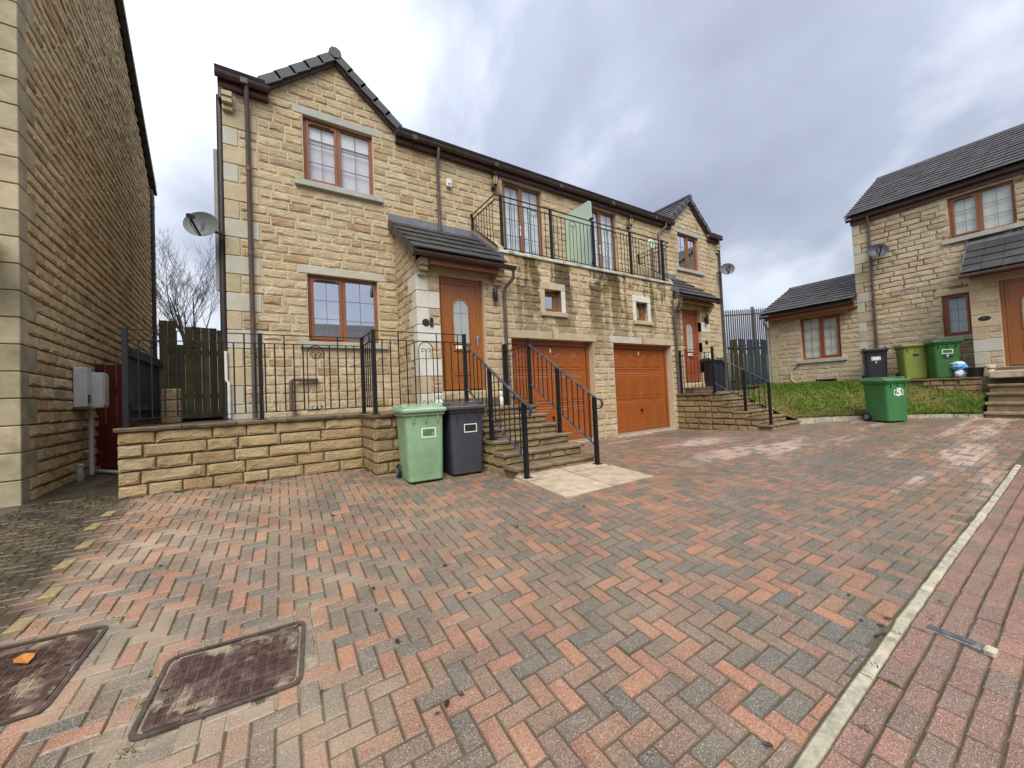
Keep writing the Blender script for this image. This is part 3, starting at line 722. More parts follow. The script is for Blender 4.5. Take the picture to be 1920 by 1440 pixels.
def downpipe(parent, pts, mat='pipe_brown', r=.034, clips=()):
    o = MB().tube(pts, r, 10).build('downpipe', mat, parent, smooth=True)
    for p in clips: MB().tube([(p[0], p[1], p[2]-.03), (p[0], p[1], p[2]+.03)], r+.007, 10).build('pipe_clip', mat, o, smooth=True)
    return o
def tile_field(parent, o, ud, vd, width, length, mat, tw=.33, gauge=.30, name='tile', thick=.022, seed=1, clipf=None):
    """rows of roof tiles; o lower corner, ud along the eave, vd up the slope"""
    ud, vd = Vector(ud).normalized(), Vector(vd).normalized(); nd = ud.cross(vd).normalized()
    if nd.z < 0: nd = -nd
    nr = max(1, int(round(length/gauge))); nc = max(1, int(round(width/tw))); tw = width/nc; g = length/nr
    v = []
    for (yy, lift) in ((-.01, .030), (g*1.12, .004)):
        for zz_ in (0, thick):
            for xx in (.003, tw-.003): v.append((xx, yy, lift+zz_))
    f = [(0, 1, 5, 4)[::-1], (2, 3, 7, 6), (0, 2, 3, 1)[::-1], (0, 4, 6, 2)[::-1], (1, 3, 7, 5)[::-1]]
    me = mesh(name, v, f, mat); r = random.Random(seed)
    for i in range(nr):
        for k in range(nc):
            c = Vector(o)+ud*(tw*(k+.5))+vd*(g*(i+.5))
            if clipf and not clipf(c): continue
            M = Matrix((ud, vd, nd)).transposed().to_4x4(); M.translation = Vector(o)+ud*(tw*k)+vd*(g*i)+nd*r.uniform(-.003, .003)
            inst(me, name, parent, M)
def slab(mb, pts, th):
    """thick polygon, th along its normal"""
    P = [Vector(p) for p in pts]; n = (P[1]-P[0]).cross(P[-1]-P[0]).normalized()*th; m = len(P)
    return mb.add(P+[p+n for p in P], [tuple(range(m))[::-1], tuple(range(m, 2*m))]+[(i, (i+1) % m, m+(i+1) % m, m+i) for i in range(m)])

# ================================================================ the pair of houses across the drive
AX = 13.46
def mir(h): return (AX-h[1], AX-h[0], h[2], h[3])
H = thing('semi_detached_house', 'buff sandstone semi-detached house pair with orange-brown garage doors and a shared balcony', 'house', (6.7, 7.5, 0))
F1 = Fr((0, 7.5, 0)); F2 = Fr((0, 6.4, 0)); FS = Fr((2.25, 7.5, 0), R(-90))
YM, YB = 7.5, 6.4
W_LO = (.67, 1.865, 2.20, 3.40); W_UP = (.67, 1.865, 5.05, 6.25); BD = (4.80, 5.96, 4.05, 6.21)
GAR = (4.15, 6.40, 0., 2.25); SW = (5.05, 5.50, 2.85, 3.33); DOOR = (2.66, 3.57, 1.23, 3.33)
opn1 = [W_LO, W_UP, BD]; opn1 += [mir(h) for h in opn1]
opn2 = [GAR, SW, DOOR]; opn2 += [mir(h) for h in opn2]
GX, GZ0, GZ1, GS = 1.225, 6.45, 7.43, .845
mb = MB(); wall_sheet(mb, -.46, 13.92, .4, 6.45, opn1, .16)
for gx in (GX, AX-GX): mb.add([(gx-(GZ1-GZ0)/GS, 0, GZ0), (gx+(GZ1-GZ0)/GS, 0, GZ0), (gx, 0, GZ1)], [(0, 1, 2)])
mb.build('wall', 'mortar', H, F1)
for a, b, zt, i in ((2.25, 3.95, 3.5, (2,)), (3.95, 9.51, 3.93, (0, 1, 3, 4)), (9.51, 11.21, 3.5, (5,))):
    mb = MB(); wall_sheet(mb, a, b, -.15, zt, [opn2[k] for k in i], .2); mb.build('wall', 'mortar', H, F2)
mb = MB(); mb.add([(0, 0, .5), (1.1, 0, .5), (1.1, 0, 3.65), (0, 0, 4.5)], [(0, 1, 2, 3)]); mb.build('wall', 'mortar', H, FS)
mb = MB(); mb.box(-.46, -.40, 7.51, 15.5, 0, 6.4).box(13.86, 13.92, 7.51, 15.5, 0, 6.4).box(-.46, 13.92, 15.44, 15.5, 0, 6.4)
mb.box(11.15, 11.21, 6.42, 7.5, 0, 3.6); mb.build('rear_wall', 'sandstone', H)
# dark panels added behind the openings to keep the rooms unlit
MB().box(-.40, 13.86, 7.9, 7.95, .5, 6.4).build('room_dark_panel', 'room_dark', H)
MB().box(4.0, 9.46, 6.72, 6.76, -.1, 3.9).build('garage_dark_panel', 'room_dark', H)
ST = Stones(H, 'sandstone', 11, .62)
hol1 = []; hol2 = []
def quoin_corner(parent, fr, x, side, z0, z1, mats, holes, wide=.44, narrow=.19, h=.30, gap=.011, depth=.3, start=0, holes_side=None):
    """side=+1: wall runs to the right of the corner at x"""
    k = start; z = z0
    while z < z1-.1:
        zz_ = min(z+h, z1); w, d = (wide, narrow) if k % 2 == 0 else (narrow, wide)
        a, b = (x, x+w) if side > 0 else (x-w, x)
        m = mats[QR.randrange(len(mats))] if k % 2 else mats[QR.randrange(len(mats))]
        a2, b2 = (a-.015, b) if side > 0 else (a, b+.015)
        MB().cham(a2, b2-0 if side > 0 else b2, -.015, d, z+gap/2, zz_-gap/2, .007).build('quoin', m, parent, fr)
        holes.append((a-.05, b+gap*.7, z, zz_) if side > 0 else (a-gap*.7, b+.05, z, zz_))
        if holes_side is not None: holes_side.append((d, z, zz_))
        z = zz_; k += 1
QM = ['quoin_sand', 'quoin_grey', 'quoin_grey', 'quoin_sand']
quoin_corner(H, F1, -.46, 1, .85, 6.25, QM, hol1, .45, .18)
quoin_corner(H, F1, 13.92, -1, .85, 6.25, ['quoin_sand'], hol1, .40, .18)
hs = []
quoin_corner(H, F2, 2.25, 1, .90, 3.30, ['quoin_pale', 'quoin_pale', 'quoin_sand'], hol2, .41, .20, holes_side=hs)
quoin_corner(H, F2, 11.21, -1, .90, 3.30, ['quoin_pale', 'quoin_sand'], hol2, .41, .20)
def trim(fr, h, over, sill_z, mats=('cast_sill', 'cast_sill'), lint=.15, holes=None, sill_over=.15, sill=True):
    a, b, c, d = h
    block(H, fr, 'lintel', a-over, b+over, d+.004, d+lint-.008, mats[0], -.012, .16)
    holes.append((a-over-.006, b+over+.006, d, d+lint)); holes.append(h)
    if sill:
        block(H, fr, 'sill', a-sill_over, b+sill_over, c-sill_z, c-.004, mats[1], -.075, .14, .008)
        holes.append((a-sill_over-.004, b+sill_over+.004, c-.15, c))
for m_ in (lambda h: h, mir):
    trim(F1, m_(W_LO), .14, .11, ('quoin_grey', 'cast_sill'), holes=hol1)
    trim(F1, m_(W_UP), .14, .11, ('cast_sill', 'cast_sill'), holes=hol1)
    trim(F1, m_(BD), .16, .1, ('cast_sill', 'cast_sill'), .1, holes=hol1, sill=False)
    trim(F2, m_(DOOR), .10, .1, ('quoin_sand', 'quoin_sand'), .14, holes=hol2, sill=False)
    a, b, c, d = m_(GAR); cx = (a+b)/2
    block(H, F2, 'lintel', a-.10, cx-.075, d+.004, d+.165, 'quoin_sand' if m_(GAR)[0] < 6 else 'quoin_grey', -.014, .2)
    block(H, F2, 'lintel', cx+.075, b+.10, d+.004, d+.165, 'quoin_sand', -.014, .2)
    MB().prism([(cx-.055, d+.003), (cx+.055, d+.003), (cx+.085, d+.235), (cx-.085, d+.235)], -.05, .1).build('keystone', 'quoin_sand', H, F2)
    hol2 += [(a-.106, b+.106, d, d+.15), (cx-.09, cx+.09, d+.1, d+.25), (a, b, c, d)]
    block(H, F2, 'threshold', a, b, -.05, .035, 'concrete', .05, .2)
    a, b, c, d = m_(SW); pale = 'quoin_pale' if a > 6 else 'quoin_sand'
    block(H, F2, 'lintel', a-.12, b+.12, d+.003, d+.147, pale, -.014, .14); block(H, F2, 'sill', a-.14, b+.14, c-.10, c-.003, 'quoin_sand', -.06, .14)
    block(H, F2, 'jamb', a-.115, a-.002, c, d-.002, pale, -.013, .14); block(H, F2, 'jamb', b+.002, b+.115, c, d-.002, 'quoin_pale', -.013, .14)
    hol2 += [(a-.125, b+.125, c-.15, d+.15)]
# main wall courses
ST.wall(F1, -.46, 2.25, .85, 3.85, hol1); ST.wall(F1, 11.21, 13.92, .85, 3.85, hol1)
ST.wall(F1, -.46, 13.92, 3.85, 6.40, hol1)
for gx in (GX, AX-GX):
    ST.wall(F1, gx-2, gx+2, 6.40, 7.45, hol1, clip=lambda z, gx=gx: (gx-(GZ1-z)/GS-.04, gx+(GZ1-z)/GS+.04) if z < GZ1-.06 else None)
ST.wall(F2, 2.25, 3.95, .9, 3.45, hol2); ST.wall(F2, 3.95, 9.51, 0., 3.90, hol2); ST.wall(F2, 9.51, 11.21, .9, 3.45, hol2)
hside = [(1.1-d-.012, 1.3, z, zz_) for d, z, zz_ in hs]
ST.wall(FS, 0, 1.1, .9, 4.5, hside, clip=lambda z: (0, min(1.1, (4.55-z)*1.38/1.02)))
ST.build(300)
# windows and doors
window(H, F1, *W_LO, back='room_dark', glass_='glass_clear'); window(H, F1, *W_UP, back='sky_reflect_lilac', glass_='glass_soft', blind=.27)
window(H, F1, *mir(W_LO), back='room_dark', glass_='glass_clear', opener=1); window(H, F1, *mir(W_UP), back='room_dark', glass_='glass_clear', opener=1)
for h in (BD, mir(BD)):
    w_ = window(H, F1, *h, lights=2, rows=5, cols=2, opener=0, back='curtain_cool', glass_='glass_soft', name='french_door', folds=True)
    cx = (h[0]+h[1])/2
    for s_ in (-1, 1):
        MB().cham(cx+s_*.075-.016, cx+s_*.075+.016, .04, .054, 4.95, 5.2, .005).tube([(cx+s_*.075, .045, 5.12), (cx+s_*.075, .0, 5.12), (cx+s_*.19, -.002, 5.12)], .011, 8).build('handle', 'white_plastic', w_, F1)
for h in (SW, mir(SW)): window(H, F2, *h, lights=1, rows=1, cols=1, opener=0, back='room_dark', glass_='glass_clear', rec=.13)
front_door(H, F2, *DOOR); front_door(H, F2, *mir(DOOR), handle_right=False, mat='oak_red')
garage_door(H, F2, *GAR); garage_door(H, F2, *mir(GAR))
# eaves, gutters, verges
for (a, b) in ((-.52, .16), (2.30, 11.16), (13.30, 13.98)):
    f_ = MB().box(a, b, 7.40, 7.47, 6.25, 6.42).build('fascia', 'fascia_brown', H)
    MB().box(a+.002, b-.002, 7.41, 7.52, 6.235, 6.249).build('soffit', 'fascia_brown', f_)
    g = MB(); n = 9; prof = [(7.34+.062*math.cos(math.pi+math.pi*k/(n-1)), 6.40+.075*math.sin(math.pi+math.pi*k/(n-1))) for k in range(n)]+[(7.395, 6.40), (7.285, 6.40)]
    g.loops([[(x_, y_, z_) for y_, z_ in prof] for x_ in (a-.03, b+.03)]).build('gutter', 'gutter_brown', H, auto=50)
    for x_ in np.arange(a+.35, b, 1.9): MB().box(x_-.05, x_+.05, 7.274, 7.40, 6.318, 6.405).build('gutter_union', 'gutter_brown', f_)
MB().box(-.52, -.46, 7.42, 15.5, 6.05, 6.45).build('bargeboard', 'gutter_brown', H)
for k, x_ in enumerate((-.40, 13.86)):
    c_ = MB().cham(x_-.07, x_+.07, 7.34, 7.5, 6.06, 6.15, .01).cham(x_-.07, x_+.07, 7.36, 7.5, 5.97, 6.058, .012); c_.cham(x_-.07, x_+.07, 7.42, 7.5, 5.88, 5.968, .012).build('corbel', 'quoin_sand', H)
roof = MB()
slab(roof, [(-.55, 7.62, 6.614), (14.01, 7.62, 6.614), (14.01, 11.5, 8.85), (-.55, 11.5, 8.85)], .05)
for (a, b) in ((-.55, .12), (2.33, 11.13), (13.34, 14.01)): slab(roof, [(a, 7.30, 6.43), (b, 7.30, 6.43), (b, 7.62, 6.614), (a, 7.62, 6.614)], .05)
slab(roof, [(-.55, 11.5, 8.85), (14.01, 11.5, 8.85), (14.01, 15.7, 6.43), (-.55, 15.7, 6.43)], .05)
roof = roof.build('roof', 'tile_slate', H)
MB().tube([(-.56, 11.5, 8.86), (14.02, 11.5, 8.86)], .12, 8).build('ridge', 'tile_verge', roof)
for gi, gx in enumerate((GX, AX-GX)):
    hw = 1.12; ze = GZ1-hw*GS; L = math.hypot(hw, hw*GS)
    for sg in (-1, 1):
        e0 = Vector((gx+sg*hw, 7.40, ze+.03)); top = Vector((gx, 7.40, GZ1+.03)); vd = (top-e0).normalized(); nd = Vector((-vd.z*sg*-1, 0, abs(vd.x)));
        nd = Vector((sg*abs(vd.z), 0, abs(vd.x)))
        m = MB(); slab(m, [e0, e0+vd*L, e0+vd*L+Vector((0, 2.0, 0)), e0+Vector((0, 2.0, 0))] if sg > 0 else [e0, e0+Vector((0, 2.0, 0)), e0+vd*L+Vector((0, 2.0, 0)), e0+vd*L], .02)
        g_ = m.build('gable_roof', 'tile_slate', H)
        ud = Vector((0, 1, 0))
        tile_field(g_, e0+nd*.03, ud, vd, 1.9, L-.05, 'tile_brown', .32, .29, seed=5+gi, clipf=lambda c: c.z > 6.43+(c.y-7.3)*.576-.05)
        n = 5
        for k in range(n):     # dry verge units, lapped like the tiles
            a = e0+vd*(L*k/n-.03)-Vector((0, .0, 0)); b_ = e0+vd*(L*(k+1)/n+.01); lift0, lift1 = .098, .082
            P = [a+nd*-.04, b_+nd*-.06, b_+nd*lift1, a+nd*lift0]
            vs = [p+Vector((0, -.035, 0)) for p in P]+[p+Vector((0, .04, 0)) for p in P]
            MB().add(vs, [(0, 1, 2, 3), (7, 6, 5, 4), (0, 4, 5, 1), (1, 5, 6, 2), (2, 6, 7, 3), (3, 7, 4, 0)]).build('verge_tile', 'tile_verge', g_)
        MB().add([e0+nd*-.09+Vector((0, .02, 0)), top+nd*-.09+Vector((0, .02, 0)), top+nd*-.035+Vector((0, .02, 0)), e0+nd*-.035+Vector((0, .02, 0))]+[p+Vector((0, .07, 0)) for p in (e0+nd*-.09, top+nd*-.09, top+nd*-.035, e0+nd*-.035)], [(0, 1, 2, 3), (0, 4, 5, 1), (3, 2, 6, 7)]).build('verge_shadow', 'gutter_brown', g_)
    hexa = [(.12*math.cos(math.pi*(k-.25)/4)*.9, .10*math.sin(math.pi*(k-.25)/4)) for k in range(8)]
    MB().prism([(gx+x_, GZ1+.085+z_) for x_, z_ in hexa], 7.35, 9.3).build('ridge_tile', 'tile_verge', H)
# rainwater pipes
downpipe(H, [(-.14, 7.34, 6.34), (-.14, 7.36, 6.2), (-.14, 7.44, 6.05), (-.14, 7.44, .93)], clips=[(-.14, 7.44, z) for z in (5.0, 3.6, 2.0, 1.3)])
downpipe(H, [(3.17, 7.34, 6.34), (3.17, 7.36, 6.2), (3.17, 7.44, 6.05), (3.17, 7.44, 4.62)], clips=[(3.17, 7.44, 5.4)])
downpipe(H, [(AX-3.17+.5, 7.34, 6.34), (AX-3.17+.5, 7.36, 6.2), (AX-3.67+.75, 7.44, 6.0), (AX-3.67+.75, 7.44, 4.4)])
downpipe(H, [(13.84, 7.34, 6.34), (13.84, 7.36, 6.2), (13.95, 7.42, 6.0), (13.95, 7.42, .9)], clips=[(13.95, 7.42, z) for z in (4.6, 3.0)])
MB().tube([(14.0, 7.5, 5.9), (14.0, 7.5, .9)], .03, 8).build('downpipe', 'pipe_grey', H, smooth=True)
for x_, jx in ((3.99, 4.08), (AX-3.99, AX-4.08)):
    downpipe(H, [(jx, 6.10, 3.55), (jx, 6.12, 3.36), (x_, 6.3, 3.2), (x_, 6.33, 3.1), (x_, 6.33, .02)], clips=[(x_, 6.33, z) for z in (2.6, 1.4)])
MB().tube([(-.51, 7.62, 6.2), (-.51, 7.62, 5.0), (-.52, 7.62, 3.0), (-.52, 7.62, .93)], .05, 10).build('soil_pipe', 'pipe_black', H, smooth=True)
MB().tube([(-.58, 7.66, 5.3), (-.58, 7.66, 3.0)], .035, 8).build('soil_pipe', 'pipe_grey', H, smooth=True)
MB().tube([(-.50, 7.46, 2.0), (-.50, 7.46, 1.55), (-.47, 7.45, 1.5), (-.47, 7.45, .95)], .022, 8).build('condensate_pipe', 'white_plastic', H, smooth=True)
MB().tube([(.78, 7.44, 1.53), (.40, 7.42, 1.53), (.37, 7.42, 1.50), (.37, 7.42, 1.03), (.45, 7.42, 1.0)], .030, 8).build('waste_pipe', 'pipe_brown', H, smooth=True)
vent = MB().cham(.60, .82, 7.47, 7.5, 1.02, 1.12, .004).build('air_brick', 'render_cream', H)
# porches
for k, m_ in enumerate((lambda x: x, lambda x: AX-x)):
    a, b = sorted((m_(2.13), m_(3.93)))
    P = [(a, 6.12, 3.57), (b, 6.12, 3.57), (b, 7.5, 4.59), (a, 7.5, 4.59)]
    pr = slab(MB(), P, .03).build('porch_roof', 'tile_slate', H)
    tile_field(pr, Vector((a, 6.10, 3.605)), (1, 0, 0), (0, 1.38, 1.02), b-a, 1.62, 'tile_slate', .30, .36, seed=20+k, thick=.028)
    n = 5
    for q in range(n):
        e0 = Vector((m_(2.13), 6.10, 3.58)); vd = Vector((0, 1.38, 1.02)).normalized(); nd = Vector((0, -1.02, 1.38)).normalized(); aa = e0+vd*(1.70*q/n-.02); bb = e0+vd*(1.70*(q+1)/n)
        s_ = -.03 if k == 0 else .03
        Q = [aa-nd*.09, bb-nd*.09, bb+nd*.055, aa+nd*.085]; MB().add([p+Vector((s_, 0, 0)) for p in Q]+[p-Vector((s_, 0, 0)) for p in Q], [(0, 1, 2, 3), (7, 6, 5, 4), (0, 4, 5, 1), (1, 5, 6, 2), (2, 6, 7, 3), (3, 7, 4, 0)]).build('verge_tile', 'tile_slate', pr)
    slab(MB(), [(a-.02, 7.30, 4.49), (b, 7.30, 4.49), (b, 7.475, 4.64), (a-.02, 7.475, 4.64)], .012).box(a-.02, b, 7.462, 7.498, 4.64, 4.77).build('flashing', 'lead', pr)
    # stepped leadwork against the balcony side
    xa = m_(3.93)
    for q in range(5):
        y0_ = 6.2+q*.26; z0_ = 3.66+q*.192; dx = .012 if k == 0 else -.012
        MB().add([(xa+dx, y0_, z0_), (xa+dx, y0_+.27, z0_+.20), (xa+dx, y0_+.27, z0_+.33), (xa+dx, y0_, z0_+.16), (xa-8*dx, y0_+.02, z0_+.05), (xa-8*dx, y0_+.27, z0_+.235)], [(0, 1, 2, 3), (0, 4, 5, 1)]).build('step_flashing', 'lead', pr)
    f0, f1 = sorted((m_(2.42), m_(3.78)))
    MB().box(f0, f1, 6.17, 6.22, 3.42, 3.56).box(f0, f1, 6.22, 6.4, 3.46, 3.48).build('fascia', 'oak_upvc', H)
    g0, g1 = sorted((m_(2.10), m_(4.12))); n = 9
    prof = [(6.09+.058*math.cos(math.pi+math.pi*q/(n-1)), 3.575+.07*math.sin(math.pi+math.pi*q/(n-1))) for q in range(n)]+[(6.14, 3.575), (6.04, 3.575)]
    MB().loops([[(x_, y_, z_) for y_, z_ in prof] for x_ in (g0, g1)]).build('gutter', 'gutter_brown', H, auto=50)
    for x_ in (m_(2.335), m_(3.86)):
        MB().cham(x_-.075, x_+.075, 6.19, 6.4, 3.40, 3.53, .012).cham(x_-.075, x_+.075, 6.24, 6.4, 3.32, 3.398, .012).cham(x_-.075, x_+.075, 6.31, 6.4, 3.25, 3.318, .012).build('corbel', 'quoin_sand', H)
    d0, d1 = sorted((m_(2.58), m_(3.65)))
    MB().cham(d0, d1, 6.10, 6.385, .93, 1.09, .01).build('door_step', 'flag_wet', H)
    # raked balcony side
    x0, x1 = sorted((m_(3.955), m_(4.06)))
    MB().add([(x_, y_, z_) for x_ in (x0, x1) for y_, z_ in ((6.39, 3.70), (7.49, 4.2), (7.49, 4.86), (6.39, 4.06))], [(0, 1, 2, 3), (7, 6, 5, 4), (3, 2, 6, 7), (0, 3, 7, 4)]).build('parapet', 'quoin_sand', H)
# balcony edge, floor and railing
for k in range(6):
    a = 3.95+k*5.56/6; MB().cham(a+.003, a+5.56/6-.003, 6.355, 6.56, 3.935, 3.995, .008).build('balcony_coping', 'coping_pale', H)
MB().box(4.0, 9.46, 6.55, 7.49, 3.93, 3.99).build('balcony_floor', 'concrete', H)

# ---------------------------------------------------------------- railings
def scrolls(mb, c, d, zt, zb, w):
    """hooped motif: two outer bars joined by an arch, C-scrolls on the middle bar"""
    c, d = Vector(c), Vector(d).normalized()
    r_ = w/2; zs = zt-r_-.012
    pt = lambda u_, z_: (c.x+d.x*u_, c.y+d.y*u_, z_)
    mb.tube([pt(-r_, zb), pt(-r_, zs)]+[pt(-r_*math.cos(math.pi*k/10), zs+r_*math.sin(math.pi*k/10)) for k in range(1, 10)]+[pt(r_, zs), pt(r_, zb)], .0065, 6)
    mb.tube([pt(0, zb), pt(0, zs-.02)], .0065, 6)
    for sg in (-1, 1):
        for zc, up in ((zs-.04, 1), (zb+.05, -1)):
            p = [pt(0, zc-up*.03)]
            for k in range(15):
                th = math.pi-k*.42; rr = .040*(1-k/19); p.append(pt(sg*(.045+rr*math.cos(th)), zc+up*(.018+rr*math.sin(th))))
            mb.tube(p, .0055, 5)
def rail_level(parent, A, B, zb, zt, posts=(), motifs=(), sp=.115, z2=.125, base=None, post_w=.05, tall=4, sub=None, bot=.10):
    A, B = Vector((*A, 0)), Vector((*B, 0)); L = (B-A).length; d = (B-A)/L
    p = lambda u_, z_: A+d*u_+Vector((0, 0, z_))
    P = sub or parent
    for z_ in (zt, zt-z2, zb+bot): MB().bar(p(0, z_), p(L, z_), .026, .010).build('rail', 'iron', P)
    for u_ in posts:
        m = MB().bar(p(u_, base if base is not None else zb), p(u_, zt+.012), post_w); 
        if base is None or True: m.bar(p(u_, zb), p(u_, zb+.010), post_w*2.2)
        m.build('post', 'iron', P)
    for u_ in motifs:
        m = MB(); scrolls(m, p(u_, 0), d, zt-z2, zb+bot, sp*1.9); m.build('scroll_panel', 'iron', P, smooth=True)
    n = int(L/sp); cnt = 0
    for k in range(1, n):
        u_ = L*k/n
        if any(abs(u_-q) < .05 for q in posts) or any(abs(u_-q) < sp*1.25 for q in motifs): continue
        cnt += 1; MB().tube([p(u_, zb+bot), p(u_, zt if cnt % tall == 0 else zt-z2)], .0088, 6).build('baluster', 'iron', P)
def rail_stair(parent, X, y0, y1, z0, z1, zpost, n=13, drop=.70):
    """sloping handrail from the foot (y0, z0) to the head (y1, z1)"""
    zz_ = lambda y: z0+(z1-z0)*(y-y0)/(y1-y0)
    ang = [(X, y0+.02, zz_(y0+.02))]
    c = [(X, y0-.02, z0-.012)]+[(X, y0-.075-.055*math.sin(t_), z0-.085+.065*math.cos(t_)) for t_ in np.linspace(.3, math.pi, 8)]+[(X, y0-.03, z0-.155)]
    m = MB().bar((X, y0-.02, z0-.012), (X, y1, z1), .042, .014)
    for q in range(len(c)-1): m.bar(c[q], c[q+1], .04, .013)
    m.build('handrail', 'iron_worn', parent)
    MB().bar((X, y0, z0-drop), (X, y1, z1-drop), .034, .010).build('rail', 'iron_worn', parent)
    for (y_, zb) in zpost:
        MB().bar((X, y_, zb), (X, y_, zz_(y_)-.004), .05).bar((X, y_, zb), (X, y_, zb+.01), .11).build('post', 'iron', parent)
    for k in range(1, n):
        y_ = y0+(y1-y0)*k/n
        if any(abs(y_-q[0]) < .05 for q in zpost): continue
        MB().tube([(X, y_, zz_(y_)-drop), (X, y_, zz_(y_)-.006)], .0088, 6).build('baluster', 'iron', parent)
br = MB().bar((3.94, 6.45, 5.13), (9.52, 6.45, 5.13), .03, .014).build('balcony_railing', 'iron', H)
rail_level(H, (3.94, 6.45), (9.52, 6.45), 4.035, 5.128, posts=(.14, 1.41, 2.69, 3.99, 5.29), motifs=(.95, 2.05, 3.4, 4.55), sub=br, z2=.11, bot=.03, sp=.113, tall=99)
for x_ in (3.94, 9.52):
    m = MB(); m.bar((x_, 6.45, 5.126), (x_, 7.49, 5.126), .026, .010).bar((x_, 6.45, 5.02), (x_, 7.49, 5.02), .026, .010).bar((x_, 6.45, 4.10), (x_, 7.49, 4.90), .026, .010); m.build('rail', 'iron', br)
    MB().bar((x_, 7.44, 4.80), (x_, 7.44, 5.14), .035).bar((x_, 7.44, 5.126), (x_, 7.50, 5.126), .05).build('post', 'iron', br)
    for k in range(1, 9):
        y_ = 6.45+k*.115; MB().tube([(x_, y_, 4.10+(y_-6.45)*.77), (x_, y_, 5.02)], .0088, 6).build('baluster', 'iron', br)
# frosted screen between the two balconies
def rounded(y0, y1, z0, z1, r_):
    return [(y0, z0), (y1, z0), (y1, z1), (y0+r_, z1)]+[(y0+r_-r_*math.sin(t_), z1-r_+r_*math.cos(t_)) for t_ in np.linspace(.2, math.pi/2, 7)]
sc_ = thing('privacy_screen', 'pale green frosted glass screen dividing the balcony', 'screen', (6.66, 6.97, 4.0))
P = rounded(6.50, 7.44, 4.05, 5.70, .10); n = len(P)
MB().add([(6.652, y_, z_) for y_, z_ in P]+[(6.668, y_, z_) for y_, z_ in P], [tuple(range(n)), tuple(range(2*n-1, n-1, -1))]+[(i, n+i, n+(i+1) % n, (i+1) % n) for i in range(n)]).build('glass_sheet', 'frosted_glass', sc_)
for z_ in (4.15, 5.2): MB().cham(6.635, 6.685, 6.45, 6.56, z_, z_+.05, .004).build('clamp', 'iron', sc_)

# ================================================================ terraces, retaining walls and steps
LZ = .93
def coping_run(parent, A, B, z, depth, out, mat='flag_wet', seed=0):
    """rough flagstones along a wall head from A to B; out = unit vector outwards"""
    r_ = random.Random(seed); A, B, out = Vector((*A, 0)), Vector((*B, 0)), Vector((*out, 0)); L = (B-A).length; d = (B-A)/L; u_ = 0
    while u_ < L-.02:
        l_ = r_.uniform(.55, .95); l_ = L-u_ if L-u_-l_ < .3 else l_; lo = []
        for q in np.linspace(u_+.004, u_+l_-.004, 6):
            o_ = .045+r_.uniform(-.013, .013); zt = z+r_.uniform(-.004, .004); c = A+d*q
            lo.append([(c+out*o_)+Vector((0, 0, zt-.045)), (c+out*(o_+.008))+Vector((0, 0, zt-.012)), (c+out*(o_-.01))+Vector((0, 0, zt)), (c-out*depth)+Vector((0, 0, zt)), (c-out*depth)+Vector((0, 0, zt-.045))])
        MB().loops([l[::-1] for l in lo]).build('coping', mat, parent); u_ += l_
TW = thing('terrace_wall', 'low coursed sandstone retaining wall with dark flagstone coping under the railings', 'retaining wall', (0, 6.22, .1))
MB().box(-1.43, 1.27, 6.235, 7.5, -.1, .885).box(1.27, 2.66, 5.465, 7.5, -.1, .884).box(2.66, 4.0, 5.465, 6.4, -.1, .883).build('core', 'mortar_damp', TW)
sw_ = Stones(TW, 'sandstone_wall', 31, .85)
sw_.wall(Fr((0, 6.22, 0)), -1.45, 1.25, .105, .885, pitch=.156, lens=(.26, .62)); sw_.build(300)
sw_ = Stones(TW, 'sandstone_damp', 32)
sw_.wall(Fr((1.255, 6.22, 0), R(-90)), 0, .77, .105, .885, pitch=.156, lens=(.26, .5)); sw_.wall(Fr((1.255, 6.22, 0), R(-90)), .30, .77, -.05, .105, pitch=.155)
sw_.wall(Fr((0, 5.45, 0)), 1.25, 2.66, -.05, .885, pitch=.1558, lens=(.26, .55)); sw_.build(300)
coping_run(TW, (-1.47, 6.22), (1.22, 6.22), LZ, .30, (0, -1), seed=1); coping_run(TW, (1.255, 6.18), (1.255, 5.42), LZ, .22, (-1, 0), seed=2); coping_run(TW, (1.30, 5.45), (2.62, 5.45), LZ+.001, .30, (0, -1), seed=3)
for i, (a, b, c, d) in enumerate(((-1.43, -.4, 6.53, 7.48), (-.39, .5, 6.53, 7.48), (.51, 1.48, 6.53, 7.48), (1.49, 2.24, 5.76, 6.6), (1.49, 2.24, 6.61, 7.48), (2.25, 3.1, 5.76, 6.38), (3.11, 3.98, 5.48, 6.38), (2.67, 3.10, 5.48, 5.75))):
    MB().cham(a, b, c, d, .886, LZ-.003, .006).build('flagstone', 'flag_wet', TW)
